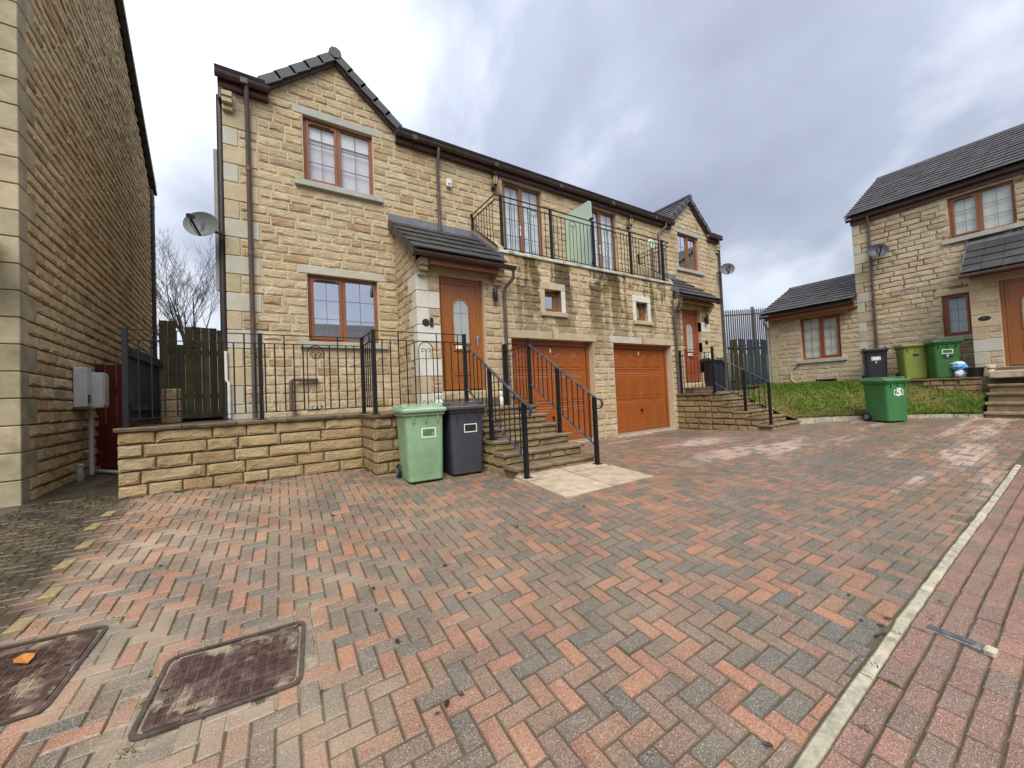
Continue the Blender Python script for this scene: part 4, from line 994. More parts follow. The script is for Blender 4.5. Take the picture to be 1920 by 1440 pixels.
def steps(name, label, X0, X1, ytop, z_g, n=5, run=.27, seed=0):
    g = thing(name, label, 'steps', ((X0+X1)/2, ytop-n*run, z_g)); z1 = .185; rise = (LZ-z1)/n
    yk = [ytop-run*(n-k) for k in range(n)]       # front edge of tread k
    zk = [z1+rise*k for k in range(n)]
    m = MB()
    for k in range(n): m.box(X0+.012, X1-.012, yk[k]+.014, ytop+.012, (-.1 if k == 0 else zk[k-1]-.002), zk[k]-.046)
    m.build('core', 'mortar_damp', g)
    st = Stones(g, 'sandstone_damp', 40+seed)
    for k in range(n+1):
        y_ = yk[k] if k < n else ytop; zb = zk[k-1] if k else z_g-.03; zt = (zk[k] if k < n else LZ)-.045
        st.wall(Fr((0, y_, 0)), X0, X1, zb, zt, pitch=zt-zb, lens=(.22, .5))
    def clip(z):
        for k in range(n):
            if zk[k]-.04 >= z: return (0, ytop-yk[k])
        return None
    st.wall(Fr((X0, ytop, 0), R(-90)), 0, n*run, .0, .88, pitch=.1467, clip=clip)
    st.build(300)
    for k in range(n):
        xm = X0+(X1-X0)*random.Random(seed+k).uniform(.4, .6)
        for (a, b) in (((X0-.03, xm-.003), (xm+.003, X1+.03)) if k in (0, 2) else ((X0-.03, X1+.03),)):
            lo = []; r_ = random.Random(seed*10+k)
            for q in np.linspace(a, b, 7):
                y_ = yk[k]-.03+r_.uniform(-.012, .008); zt = zk[k]+r_.uniform(-.003, .003)
                lo.append([(q, y_, zt-.042), (q, y_-.006, zt-.012), (q, y_+.012, zt), (q, yk[k]+run+.01, zt), (q, yk[k]+run+.01, zt-.042)])
            MB().loops([l[::-1] for l in lo]).build('tread', 'flag_tread', g)
    return yk, zk
steps('stone_steps', 'wet sandstone steps up to the nearer front door between black railings', 2.65, 4.0, 5.45, .08, seed=1)
coping_run(TW, (2.63, 5.45), (4.02, 5.45), LZ+.0005, .02, (0, -1), 'flag_tread', seed=7)
# paved ramp at the foot of the steps
rp = thing('entrance_slabs', 'pair of large pale buff slabs ramped at the foot of the near steps', 'paving slabs', (3.3, 3.6, .03))
def ramp_slab(x0, x1, y0, y1):
    zf = lambda y: .022+(.095-.022)*(y-3.12)/(4.12-3.12)
    lo = [[(x0, y, zf(y)-.05), (x1, y, zf(y)-.05), (x1, y, zf(y)-.004), (x1-.006, y, zf(y)), (x0+.006, y, zf(y)), (x0, y, zf(y)-.004)] for y in (y0, (y0+y1)/2, y1)]
    MB().loops(lo).build('slab', 'flag_buff', rp)
ramp_slab(2.62, 3.316, 3.12, 3.79); ramp_slab(3.344, 4.05, 3.13, 3.80); ramp_slab(2.63, 3.316, 3.815, 4.10); ramp_slab(3.344, 4.02, 3.825, 4.10)
MB().box(2.64, 4.0, 3.14, 4.09, -.06, .0).build('bed', 'soil', rp)
for k in range(6):
    y_ = 3.30+k*.14; MB().cham(2.61, 2.74, y_, y_+.13, -.05, .0+.01*k, .008).build('packing_stone', 'quoin_weathered', rp)
# right-hand terrace
TR = thing('far_terrace_wall', 'coursed stone landing wall in front of the far door beside the second garage', 'retaining wall', (9.45, 6.0, 0))
MB().box(9.455, 13.9, 5.465, 7.5, -.1, .884).build('core', 'mortar_damp', TR)
sw_ = Stones(TR, 'sandstone_damp', 51); sw_.wall(Fr((9.44, 6.40, 0), R(-90)), 0, .95, .0, .885, pitch=.1475, lens=(.22, .5)); sw_.wall(Fr((0, 5.45, 0)), 10.8, 13.9, .3, .885, pitch=.146); sw_.build(300)
coping_run(TR, (9.44, 6.38), (9.44, 5.42), LZ, .3, (-1, 0), seed=11); coping_run(TR, (9.46, 5.45), (10.8, 5.45), LZ+.0005, .02, (0, -1), 'flag_tread', seed=12)
for (a, b) in ((9.75, 11.2), (11.21, 12.6), (12.61, 13.88)): MB().cham(a, b, 5.48, 6.37 if b < 11.3 else 7.48, .886, LZ-.003, .006).build('flagstone', 'flag_wet', TR)
steps('stone_steps', 'stone steps to the far front door beside the lawn bank', 9.44, 10.80, 5.45, .05, seed=2)

TRL = thing('terrace_railing', 'black iron railing with hoop scrolls along the terrace under the bay window', 'railing', (0, 6.28, LZ), group='black iron railings')
rail_level(TRL, (-1.38, 6.28), (1.29, 6.28), LZ, 2.10, posts=(0, 1.34, 2.67), motifs=(2.02, .62), tall=4)
rail_level(TRL, (1.29, 6.28), (1.29, 5.53), LZ, 2.10, posts=(.75,), sp=.125)
rail_level(TRL, (1.29, 5.53), (2.69, 5.53), LZ, 2.10, posts=(1.40,), motifs=(.76,), tall=3)
r1 = thing('stair_railing', 'black iron stair rail on the bin side of the near steps', 'railing', (2.70, 4.7, .1), group='black iron railings')
rail_stair(r1, 2.70, 3.93, 5.50, 1.0, 1.93, [(3.95, .075), (4.78, .483)])
r2 = thing('stair_railing', 'black iron stair rail on the garage side of the near steps', 'railing', (3.93, 4.7, .1), group='black iron railings')
rail_stair(r2, 3.93, 3.95, 5.50, 1.02, 1.98, [(3.97, .08), (4.76, .483)])
rail_level(r2, (3.93, 5.52), (3.93, 6.36), LZ, 2.09, posts=(0, .82), motifs=(.52,), sp=.10)
r3 = thing('stair_railing', 'black iron railing on the steps of the far front door beside the lawn', 'railing', (9.5, 4.7, .1), group='black iron railings')
rail_stair(r3, 9.50, 4.12, 5.36, 1.14, 1.87, [(4.14, .19), (4.66, .483)], n=11)
rail_level(r3, (9.50, 5.38), (9.50, 6.30), LZ, 2.09, posts=(0, .90), motifs=(.5,), sp=.10)

# ================================================================ neighbouring house on the left
TH = 2.5
LH = thing('neighbour_house', 'tall weathered sandstone gable end of the neighbouring house at the left edge', 'house', (-2.3, 8, .1))
FL = Fr((-2.28, 6.51, 0), R(90+TH)); FLF = Fr((-2.28, 6.51, 0), R(TH))
LE, LA, LD = 7.50, 10.05, 8.0
mb = MB(); mb.add([(0, 0, -.1), (LD, 0, -.1), (LD, 0, LE), (LD/2, 0, LA), (0, 0, LE)], [(0, 1, 2, 3, 4)]); mb.build('wall', 'mortar_weathered', LH, FL)
mb = MB(); wall_sheet(mb, -6, 0, -.1, LE, [(-4.6, -3.4, 4.6, 5.8)]); mb.build('wall', 'mortar_weathered', LH, FLF)
MB().box(-6, 0, LD-.02, LD, -.1, LE).box(-6, -5.95, 0, LD, -.1, LE).build('rear_wall', 'sandstone_weathered', LH, FLF)
qh = []; qs = []
quoin_corner(LH, FLF, 0, -1, .12, 7.32, ['quoin_weathered'], qh, .42, .20, holes_side=qs)
sl_ = Stones(LH, 'sandstone_weathered', 61, .95)
hs_ = [(-.1, d+.012, z, zz_) for d, z, zz_ in qs]
sl_.wall(FL, 0, LD-.02, .12, 9.87, hs_, clip=lambda z: (0, LD) if z < LE-.16 else (max(0, (z-LE)/(LA-LE)*LD/2), min(LD, LD-(z-LE)/(LA-LE)*LD/2)), lens=(.26, .60))
sl_.wall(FLF, -3, 0, .12, 7.32, qh)
sl_.build(300)
m = MB(); slab(m, [(.13, -.25, LE-.12), (.13, LD/2, LA+.04), (-6.2, LD/2, LA+.04), (-6.2, -.25, LE-.12)], .06); slab(m, [(.13, LD/2, LA+.04), (.13, LD+.25, LE-.12), (-6.2, LD+.25, LE-.12), (-6.2, LD/2, LA+.04)], .06); rf = m.build('roof', 'tile_slate', LH, FLF)
for sg in (0, 1):
    n = 14
    for k in range(n):
        f = lambda q: Vector((.09, q*LD/2 if sg == 0 else LD-q*LD/2, LE+(LA-LE)*q+.02))
        a, b = f(k/n-.012), f((k+1)/n); up = Vector((0, 0, .10)); w_ = Vector((.05, 0, 0))
        MB().add([a-w_-up*.6, b-w_-up*.6, b-w_+up*.75, a-w_+up, a+w_-up*.6, b+w_-up*.6, b+w_+up*.75, a+w_+up], [(0, 1, 2, 3), (7, 6, 5, 4), (0, 4, 5, 1), (1, 5, 6, 2), (2, 6, 7, 3), (3, 7, 4, 0)]).build('verge_tile', 'gutter_brown', rf, FLF)
def flp(x, y, z): return tuple(FL.p(x, y, z))
downpipe(LH, [flp(LD-.05, -.02, LE-.1), flp(LD-.05, -.06, LE-.3), flp(LD-.05, -.06, 4), flp(LD-.05, -.06, .2)], r=.05, clips=[flp(LD-.05, -.06, z) for z in (6.9, 5, 3)])
MB().cham(-1.6, -.16, -.75, 0, 3.02, 3.10, .01).build('canopy', 'tile_slate', LH, FLF); MB().cham(-1.5, -.26, -.62, 0, 2.90, 3.015, .01).build('canopy_fascia', 'concrete', LH, FLF)
window(LH, FLF, -4.6, -3.4, 4.6, 5.8)
# meter boxes, pipes, bottle
mt = thing('meter_cabinet', 'white plastic meter cabinet with open lid on the neighbouring gable wall', 'meter box', flp(1.95, -.1, 1.2))
MB().cham(1.58, 1.80, -.16, -.02, 1.22, 1.80, .01).build('cabinet', 'white_plastic', mt, FL); MB().cham(1.81, 2.10, -.28, -.02, 1.20, 1.74, .012).build('cabinet', 'white_plastic', mt, FL)
MB().cham(1.84, 2.07, -.292, -.281, 1.24, 1.70, .004).build('door', 'white_plastic', mt, FL); MB().cham(1.63, 1.72, -.17, -.161, 1.27, 1.40, .003).build('latch', 'black_plastic', mt, FL)
MB().tube([(2.02, -.10, .18), (2.02, -.10, 1.2)], .028, 8).build('conduit', 'white_plastic', mt, FL, smooth=True)
for z in (.55, .95): MB().box(2.0, 2.16, -.075, -.02, z-.012, z+.012).build('clip', 'white_plastic', mt, FL)
dp_ = tag(MB().tube([(-2.28, 8.85, .19), (-1.75, 8.05, .20), (-1.47, 7.6, .20)], .03, 8).build('drain_pipe', 'white_plastic', smooth=True), 'white plastic pipe lying in the dark passage by the red gate', 'pipe')
bt = thing('spray_bottle', 'clear plastic spray bottle standing at the foot of the neighbouring wall', 'bottle', (-2.2, 7.9, .19))
bx, by = -2.22, 7.92
MB().lathe([(0, .17), (.040, .172), (.043, .22), (.043, .29), (.024, .34), (.014, .36), (.014, .38)], (bx, by, 0), 12).build('body', 'bottle_plastic', bt, smooth=True)
MB().cham(bx-.014, bx+.04, by-.012, by+.012, .38, .415, .005).cham(bx+.018, bx+.028, by-.008, by+.008, .335, .381, .003).build('trigger', 'white_plastic', bt)
# passage floor and gate
ps = MB().box(-2.7, -1.46, 6.5, 9.4, .06, .165).build('passage', 'wet_slab'); tag(ps, 'dark wet slabs of the narrow passage between the houses', 'passage', kind='structure')
def boards(name, label, cat, A, B, z0, tops, mat, w=.12, gap=.012, th=.022, group=None, rails=(.3, 1.4), rmat=None, stag=False):
    A, B = Vector((*A, 0)), Vector((*B, 0)); L = (B-A).length; d = (B-A)/L; nrm = Vector((d.y, -d.x, 0)); g = thing(name, label, cat, (*((A+B)/2).xy, z0), group)
    n = max(1, int(L/(w+gap))); ww = L/n-gap
    for k in range(n):
        a = A+d*(k*(ww+gap)); b = a+d*ww; zt = tops(k/n) if callable(tops) else tops; o_ = nrm*(.03 if stag and k % 2 else 0)
        r_ = random.Random(k*7+n); zt += r_.uniform(-.012, .012)
        vs = [q+o_+nrm*s_+Vector((0, 0, z_)) for z_ in (z0, zt) for q, s_ in ((a, -th/2), (b, -th/2), (b, th/2), (a, th/2))]
        MB().add(vs, [(3, 2, 1, 0), (4, 5, 6, 7), (0, 1, 5, 4), (1, 2, 6, 5), (2, 3, 7, 6), (3, 0, 4, 7)]).build('board', mat, g)
    for z_ in rails:
        MB().bar(A-nrm*.045+Vector((0, 0, z0+z_)), B-nrm*.045+Vector((0, 0, z0+z_)), .05, .08).build('fence_rail', rmat or mat, g)
    return g
g_ = boards('garden_gate', 'dark red boarded gate across the passage on the left', 'gate', (-2.42, 9.3), (-1.62, 9.3), .18, 1.95, 'timber_red', rails=(.35, 1.3))
MB().bar((-2.43, 9.24, .18), (-2.43, 9.24, 2.02), .10).build('gate_post', 'timber_red', g_); MB().cham(-1.80, -1.70, 9.25, 9.285, 1.1, 1.22, .004).build('latch', 'iron', g_)
boards('side_fence', 'blue-black boarded panel fence behind the left end of the terrace railing', 'fence', (-1.40, 8.1), (-1.40, 6.34), LZ+.04, 1.93, 'timber_blue', w=.10, gap=.006, rails=(.2, .85))
boards('timber_fence', 'old green-stained timber boards with broken tops between the two houses', 'fence', (-1.55, 9.05), (-.50, 9.05), .95, lambda q: 2.72 if q < .13 else 2.60 if q < .22 else 2.28 if q < .33 else 2.62 if q < .75 else 2.58, 'timber_green', w=.11, gap=.004, rails=(.4, 1.2))
pr_ = thing('stone_stack', 'short stack of squared stones beside the side fence', 'stones', (-1.13, 7.3, LZ))
for k in range(3):
    MB().cham(-1.23, -1.03+.008*(k % 2), 7.2, 7.42, LZ+k*.165, LZ+k*.165+.158, .012).build('stone', 'sandstone_damp', pr_)
MB().box(-2.7, -.46, 9.3, 16, -.2, .95).build('rear_garden', 'soil')['kind'] = 'structure'
tag(bpy.data.objects['rear_garden'], 'raised soil garden behind the timber fence', 'garden', kind='structure')

# ================================================================ house on the right
X6 = 15.5
H6 = thing('right_house', 'sandstone house on the right with dark tiled roofs and a low side extension', 'house', (15.5, 3, 1.05))
F6 = Fr((X6, 0, 0), R(-90)); FP = Fr((14.6, 0, 0), R(-90))
EW = (-5.65, -4.58, 1.85, 3.25); UW = (-2.13, -1.04, 4.73, 5.82); LW = (-2.365, -1.85, 2.145, 3.25); D6 = (-1.31, -.40, 1.25, 3.28); UW2 = (1.0, 2.1, 4.73, 5.82)
hm = []; he = []
def trim6(h, fr, holes, pitch0, over=.13, lint=.15, sill=.12, so=.14):
    a, b, c, d = h
    block(H6, fr, 'lintel', a-over, b+over, d+.003, d+lint-.006, 'quoin_sand', -.012, .14); holes += [h, (a-over-.005, b+over+.005, d, d+lint)]
    if sill: block(H6, fr, 'sill', a-so, b+so, c-sill, c-.003, 'cast_sill', -.07, .14); holes += [(a-so, b+so, c-.15, c)]
for h in (UW, UW2, LW): trim6(h, F6, hm, 1.05)
trim6(EW, F6, he, 1.05)
mb = MB(); wall_sheet(mb, -4.11, 5, .6, 6.15, [UW, UW2, LW]); mb.build('wall', 'mortar', H6, F6)
mb = MB(); wall_sheet(mb, -6.60, -4.11, .6, 3.6, [EW]); mb.build('wall', 'mortar', H6, F6)
mb = MB(); wall_sheet(mb, -1.75, .9, .6, 3.5, [D6]); mb.build('wall', 'mortar', H6, FP)
MB().box(X6+.01, 22.5, 6.55, 6.60, .5, 3.6).box(X6+.02, 22.5, 4.06, 4.11, .5, 6.1).box(22.4, 22.5, -5, 4.1, .5, 6.1).box(X6+.3, 22.5, -5, -4.95, .5, 6.1).box(14.61, 15.5, 1.69, 1.74, .6, 3.5).build('rear_wall', 'sandstone_pale', H6)
MB().box(15.95, 16.0, -4.9, 4.05, .9, 6.0).box(15.95, 16.0, 4.12, 6.5, .9, 3.5).build('room_dark_panel', 'room_dark', H6)  # dark panels added so the rooms behind the windows stay unlit
MB().add([(X6+.0, 4.085, 6.1), (22.5, 4.085, 6.1), (19.04, 4.085, 8.2)], [(0, 1, 2)]).add([(X6, 6.57, 3.5), (20, 6.57, 3.5), (17.83, 6.57, 4.66)], [(0, 1, 2)]).build('gable', 'sandstone_pale', H6)
qh6 = []
quoin_corner(H6, F6, -4.11, 1, 1.05, 6.15, ['quoin_sand', 'quoin_grey', 'quoin_sand'], hm, .36, .17)
quoin_corner(H6, F6, -6.60, 1, 1.05, 3.45, ['quoin_sand'], he, .3, .15)
hp = [D6]; block(H6, FP, 'lintel', -1.45, -.26, 3.283, 3.43, 'quoin_sand', -.012, .16); hp += [(-1.46, -.25, 3.28, 3.45)]
quoin_corner(H6, FP, -1.75, 1, 1.03, 3.43, ['quoin_sand', 'quoin_grey', 'quoin_sand'], hp, .43, .22)
s6 = Stones(H6, 'sandstone_pale', 71, .50)
s6.wall(F6, -4.11, 3, 1.05, 6.15, hm, lens=(.28, .62)); s6.wall(F6, -6.60, -4.11, 1.05, 3.60, he, lens=(.28, .60)); s6.wall(FP, -1.75, .6, 1.03, 3.43, hp); s6.build(300)
window(H6, F6, *EW, back='curtain_pale', frame='oak_red', rows=4, opener=1); window(H6, F6, *UW, back='curtain_pale', frame='oak_upvc'); window(H6, F6, *UW2, back='curtain_pale'); window(H6, F6, *LW, lights=1, back='curtain_cool', rows=3, frame='oak_red', folds=True)
front_door(H6, FP, *D6)
for (x_, y0, y1, z_, dx, xr, zr, nm) in ((15.36, -5.1, 4.24, 6.08, .07, 19.04, 8.31, 'roof'), (15.14, 4.10, 6.76, 3.52, .1, 17.83, 4.77, 'extension_roof')):
    m = MB(); slab(m, [(x_, y1, z_), (x_, y0, z_), (xr, y0, zr), (xr, y1, zr)], .03); slab(m, [(xr, y1, zr), (xr, y0, zr), (2*xr-x_, y0, z_), (2*xr-x_, y1, z_)], .03); rf = m.build(nm, 'tile_brown', H6)
    vd = Vector((xr-x_, 0, zr-z_)); yv = -1.2 if nm == 'roof' else y0
    nd = Vector((-(zr-z_), 0, xr-x_)).normalized()
    tile_field(rf, Vector((x_-.03, y1, z_))+nd*.045, (0, -1, 0), vd, y1-yv, vd.length, 'tile_brown', .33 if nm == 'roof' else .31, .31, seed=33, thick=.026)
    MB().tube([(xr, y1+.02, zr+.03), (xr, y0, zr+.03)], .10, 8).build('ridge', 'tile_brown', rf)
    f0 = 15.44 if nm == 'roof' else 15.2
    MB().box(f0, f0+.05, y0, y1-.1, z_-.20, z_-.03).box(f0+.05, X6-.005, y0, y1-.1, z_-.165, z_-.15).build('fascia', 'oak_red' if nm != 'roof' else 'fascia_brown', rf)
    n = 9; gx = f0-.06; prof = [(gx+.058*math.cos(math.pi+math.pi*k/(n-1)), z_-.03+.07*math.sin(math.pi+math.pi*k/(n-1))) for k in range(n)]+[(gx+.05, z_-.03), (gx-.05, z_-.03)]
    MB().loops([[(a, y_, b) for a, b in prof] for y_ in (y1-.02, y0)]).build('gutter', 'gutter_brown', rf, auto=50)
P = [(14.22, 1.83, 3.48), (14.22, -1.0, 3.48), (15.5, -1.0, 4.40), (15.5, 1.83, 4.40)]
pr6 = slab(MB(), P, .03).build('porch_roof', 'tile_slate', H6)
tile_field(pr6, Vector((14.19, 1.83, 3.52)), (0, -1, 0), (1.28, 0, .92), 2.8, 1.5, 'tile_slate', .31, .37, seed=40)
MB().box(15.30, 15.44, -1.0, 1.86, 4.33, 4.35).box(15.44, 15.49, -1.0, 1.86, 4.33, 4.52).build('flashing', 'lead', pr6)
slab(MB(), [(14.30, 1.86, 3.58), (15.42, 1.86, 4.40), (15.42, 1.80, 4.40), (14.30, 1.80, 3.58)], .05).build('verge_mortar', 'concrete', pr6)
MB().box(14.30, 14.36, -1.0, 1.72, 3.36, 3.48).build('fascia', 'oak_upvc', pr6)
MB().tube([(14.20, 1.86, 3.47), (14.20, -1.0, 3.47)], .05, 8).build('gutter', 'gutter_brown', pr6, smooth=True)
downpipe(H6, [(15.36, 3.72, 6.0), (15.40, 3.72, 5.9), (15.44, 3.72, 5.75), (15.44, 3.72, 1.05)], clips=[(15.44, 3.72, z) for z in (4.9, 3.4, 2.2)])
downpipe(H6, [(15.14, 6.62, 3.45), (15.16, 6.62, 3.3), (15.45, 6.66, 3.1), (15.45, 6.66, 1.05)], 'pipe_grey', r=.04)
MB().cham(X6-.05, X6-.01, 4.34, 4.46, 3.34, 3.42, .01).tube([(X6-.02, 4.40, 3.36), (X6-.14, 4.44, 3.33)], .03, 8).build('security_light', 'white_plastic', H6)
MB().tube([(X6-.03, 5.72, 1.70), (X6-.04, 5.92, 1.55)], .012, 6).build('cable', 'black_plastic', H6)
MB().tube([(X6-.03, 5.98, 1.5), (X6-.035, 6.0, 1.2), (X6-.05, 5.9, 1.1), (X6-.06, 5.6, 1.07)], .012, 6).build('cable', 'white_plastic', H6)
MB().cham(X6-.04, X6-.005, 4.75, 5.3, 1.07, 1.17, .004).build('vent_grille', 'black_plastic', H6)
MB().cham(14.9, 15.48, 1.55, 1.80, 2.10, 2.40, .02).build('utility_box', 'white_plastic', H6)
# path, steps and lawn in front of it
pt = MB().box(14.22, X6, -5, 3.65, .3, 1.01).build('front_path', 'mortar_damp'); tag(pt, 'raised stone path in front of the right-hand house', 'path', kind='structure')
coping_run(pt, (14.22, 3.66), (14.22, 1.62), 1.035, .3, (-1, 0), seed=81)
fp_ = Stones(pt, 'sandstone_damp', 82); fp_.wall(Fr((14.21, 0, 0), R(-90)), -2.6, -1.62, .70, .99, pitch=.145); fp_.build(300)
for k in range(4): MB().cham(14.53, 15.49, 2.65-k*1.02, 3.66-k*1.02, 1.011, 1.03, .005).build('flagstone', 'flag_wet', pt)
g = thing('stone_steps', 'dark wet stone steps up to the right-hand house at the frame edge', 'steps', (13.8, .8, .15))
zs_ = [.27, .47, .67, .86, 1.045]
for k, z_ in enumerate(zs_):
    x_ = 13.15+k*.27
    MB().cham(x_-.03, x_+.34, -1.5, 1.53, z_-.06, z_, .012).build('tread', 'flag_tread', g); MB().box(x_+.01, x_+.30, -1.48, 1.50, .05, z_-.062).build('riser', 'sandstone_damp', g)
MB().cham(13.9, 14.24, -1.0, 1.50, .99, 1.16, .02).build('block', 'flag_buff', g)
MB().cham(14.12, 14.58, -.8, 1.40, 1.06, 1.235, .012).build('tread', 'flag_wet', g)
KB = [(10.84, 4.12), (11.57, 3.69), (12.10, 3.24), (12.66, 2.62), (13.08, 1.95), (13.16, 1.52)]
lk = thing('lawn_edging', 'pale stone edging curving along the foot of the lawn', 'edging', (12.1, 3.2, .2))
for i in range(len(KB)-1):
    a, b = Vector((*KB[i], 0)), Vector((*KB[i+1], 0)); d = (b-a).normalized(); nn = Vector((-d.y, d.x, 0)); m = 2
    for q in range(m):
        p0 = a+(b-a)*(q/m)+d*.004; p1 = a+(b-a)*((q+1)/m)-d*.004
        vs = [p+nn*s_+Vector((0, 0, z_)) for z_ in (.02, .222) for p, s_ in ((p0, 0), (p1, 0), (p1, .09), (p0, .09))]
        MB().add(vs, [(3, 2, 1, 0), (4, 5, 6, 7), (0, 1, 5, 4), (1, 2, 6, 5), (2, 3, 7, 6), (3, 0, 4, 7)]).build('edging_stone', 'kerb_stone', lk)
def seg_dist(x, y):
    best = np.full(x.shape, 1e9)
    for (a, b) in zip(KB[:-1], KB[1:]):
        ax, ay = a; dx, dy = b[0]-ax, b[1]-ay; t_ = np.clip(((x-ax)*dx+(y-ay)*dy)/(dx*dx+dy*dy), 0, 1)
        best = np.minimum(best, np.hypot(x-ax-t_*dx, y-ay-t_*dy))
    return best
def lawn_z(x, y):
    d = seg_dist(x, y); s_ = np.clip(d/1.75, 0, 1); return .20+.83*(.65*s_+.35*s_*s_*(3-2*s_))
KX = np.array([k[0] for k in KB]); KY = np.array([k[1] for k in KB])
def in_lawn(x, y):
    ky = np.interp(x, KX, KY)          # kerb line y at x (falls to the right)
    return (x > 10.81) & (y > ky+.03) & (((x < 14.22) | (y > 3.62)) & (x < 15.49)) & ((y < 5.43) | (x > 13.9)) & (y < 7.1) & (y > 1.5)
gx_ = np.arange(10.81, 15.52, .07); gy_ = np.arange(1.5, 7.12, .07); v_, f_, id_ = [], [], {}
for i, a in enumerate(gx_):
    for j, b in enumerate(gy_):
        if all(in_lawn(np.array([min(max(a+da, 10.82), 15.48)]), np.array([b+db]))[0] for da, db in ((0, 0), (.07, 0), (.07, .07), (0, .07))):
            q = []
            for da, db in ((0, 0), (1, 0), (1, 1), (0, 1)):
                key = (i+da, j+db)
                if key not in id_:
                    id_[key] = len(v_); X_, Y_ = 10.81+key[0]*.07, 1.5+key[1]*.07; v_.append((X_, Y_, float(lawn_z(np.array([X_]), np.array([Y_]))[0])))
                q.append(id_[key])
            f_.append(tuple(q))
lawn = link(bpy.data.objects.new('lawn', mesh('lawn', v_, f_, 'grass', True))); tag(lawn, 'sloping green lawn bank in front of the right-hand house', 'lawn', kind='structure')
N = 26000; gx2 = rng.uniform(10.82, 15.48, N*2); gy2 = rng.uniform(1.5, 7.1, N*2); ok = in_lawn(gx2, gy2); gx2, gy2 = gx2[ok][:N], gy2[ok][:N]; n = len(gx2); gz2 = lawn_z(gx2, gy2)
an = rng.uniform(0, 6.28, n); hh = rng.uniform(.02, .06, n)*(1+.9*(np.sin(gx2*3.1+1)*np.sin(gy2*2.7)+np.sin(gx2*7.3)*np.sin(gy2*6.1)*.6).clip(0, 2)); ww = rng.uniform(.006, .011, n); lx, ly = rng.normal(0, .03, n), rng.normal(0, .03, n)
e_n = 2600; ei = rng.integers(0, len(KB)-1, e_n); et = rng.random(e_n); ka, kb2 = np.array(KB)[ei], np.array(KB)[ei+1]; ep = ka+(kb2-ka)*et[:, None]+np.c_[rng.uniform(.05, .13, e_n), rng.uniform(.05, .13, e_n)]
gx2 = np.r_[gx2, ep[:, 0]]; gy2 = np.r_[gy2, ep[:, 1]]; gz2 = np.r_[gz2, np.full(e_n, .20)]; n = len(gx2)
an = np.r_[an, rng.uniform(0, 6.28, e_n)]; hh = np.r_[hh, rng.uniform(.03, .10, e_n)]; ww = np.r_[ww, rng.uniform(.005, .010, e_n)]; lx = np.r_[lx, rng.uniform(-.12, .02, e_n)]; ly = np.r_[ly, rng.uniform(-.12, .02, e_n)]
V = np.empty((n, 3, 3)); V[:, 0] = np.c_[gx2-np.cos(an)*ww, gy2-np.sin(an)*ww, gz2-.004]; V[:, 1] = np.c_[gx2+np.cos(an)*ww, gy2+np.sin(an)*ww, gz2-.004]; V[:, 2] = np.c_[gx2+lx, gy2+ly, gz2+hh]
me = mesh('grass_blades', V.reshape(-1, 3).tolist(), np.arange(3*n).reshape(-1, 3).tolist(), 'grass'); at = me.attributes.new('rnd', 'FLOAT', 'FACE'); at.data.foreach_set('value', rng.random(n))
tag(link(bpy.data.objects.new('grass_blades', me)), 'short grass growing over the lawn bank', 'grass', kind='stuff')

# ---------------------------------------------------------------- fences between the houses on the right
boards('timber_fence', 'green-brown timber board fence between the far house corner and the extension', 'fence', (14.02, 7.28), (14.85, 7.25), .92, lambda q: 2.72+.08*q, 'timber_green', w=.10, gap=.045, rails=(.3, 1.5), stag=True)
boards('side_fence', 'blue-black slatted fence panel against the low extension', 'fence', (14.87, 7.24), (15.46, 6.72), .92, lambda q: 2.78-.07*q, 'timber_blue', w=.08, gap=.03, rails=(.3, 1.5), stag=True)
pal = thing('palisade_fence', 'tall grey steel palisade fence rising behind the timber fence', 'fence', (21, 10.2, 1.5))
for k in range(36):
    x_ = 17.5+k*.21; z_ = 4.78+(x_-18.8)*.11
    MB().add([(x_, 10.2, 1.2), (x_+.11, 10.2, 1.2), (x_+.11, 10.2, z_-.06), (x_+.055, 10.2, z_+.05), (x_, 10.2, z_-.06), (x_+.03, 10.17, 1.2), (x_+.08, 10.17, 1.2), (x_+.08, 10.17, z_-.08), (x_+.055, 10.17, z_), (x_+.03, 10.17, z_-.08)], [(0, 1, 2, 3, 4), (9, 8, 7, 6, 5), (0, 4, 9, 5), (1, 6, 7, 2)]).build('pale', 'palisade', pal)
for dz in (-.28, -1.9): MB().bar((17.4, 10.23, 4.64+dz), (25, 10.23, 5.46+dz), .05, .06).build('rail', 'palisade', pal)
for x_ in (18.3, 22.3): MB().bar((x_, 10.28, 1.0), (x_, 10.28, 4.9+(x_-18.8)*.11), .12).build('post', 'metal_pale', pal)
bank = MB().add([(13.95, 7.6, .9), (30, 7.6, .9), (30, 9.5, 2.6), (13.95, 9.5, 2.6), (13.95, 30, 3), (30, 30, 3)], [(0, 1, 2, 3), (3, 2, 5, 4)]).build('rear_bank', 'ground_far'); tag(bank, 'rough earth bank behind the far fences', 'bank', kind='structure')
wr = MB().tube([(13, 14, 6.25)]+[(13+q*2, 14+q*.2, 6.25+.05*q-.05*math.sin(q/8*3.14)*2) for q in range(1, 9)], .012, 5).build('overhead_wire', 'pipe_black'); tag(wr, 'thin overhead wire crossing the sky above the palisade fence', 'wire')

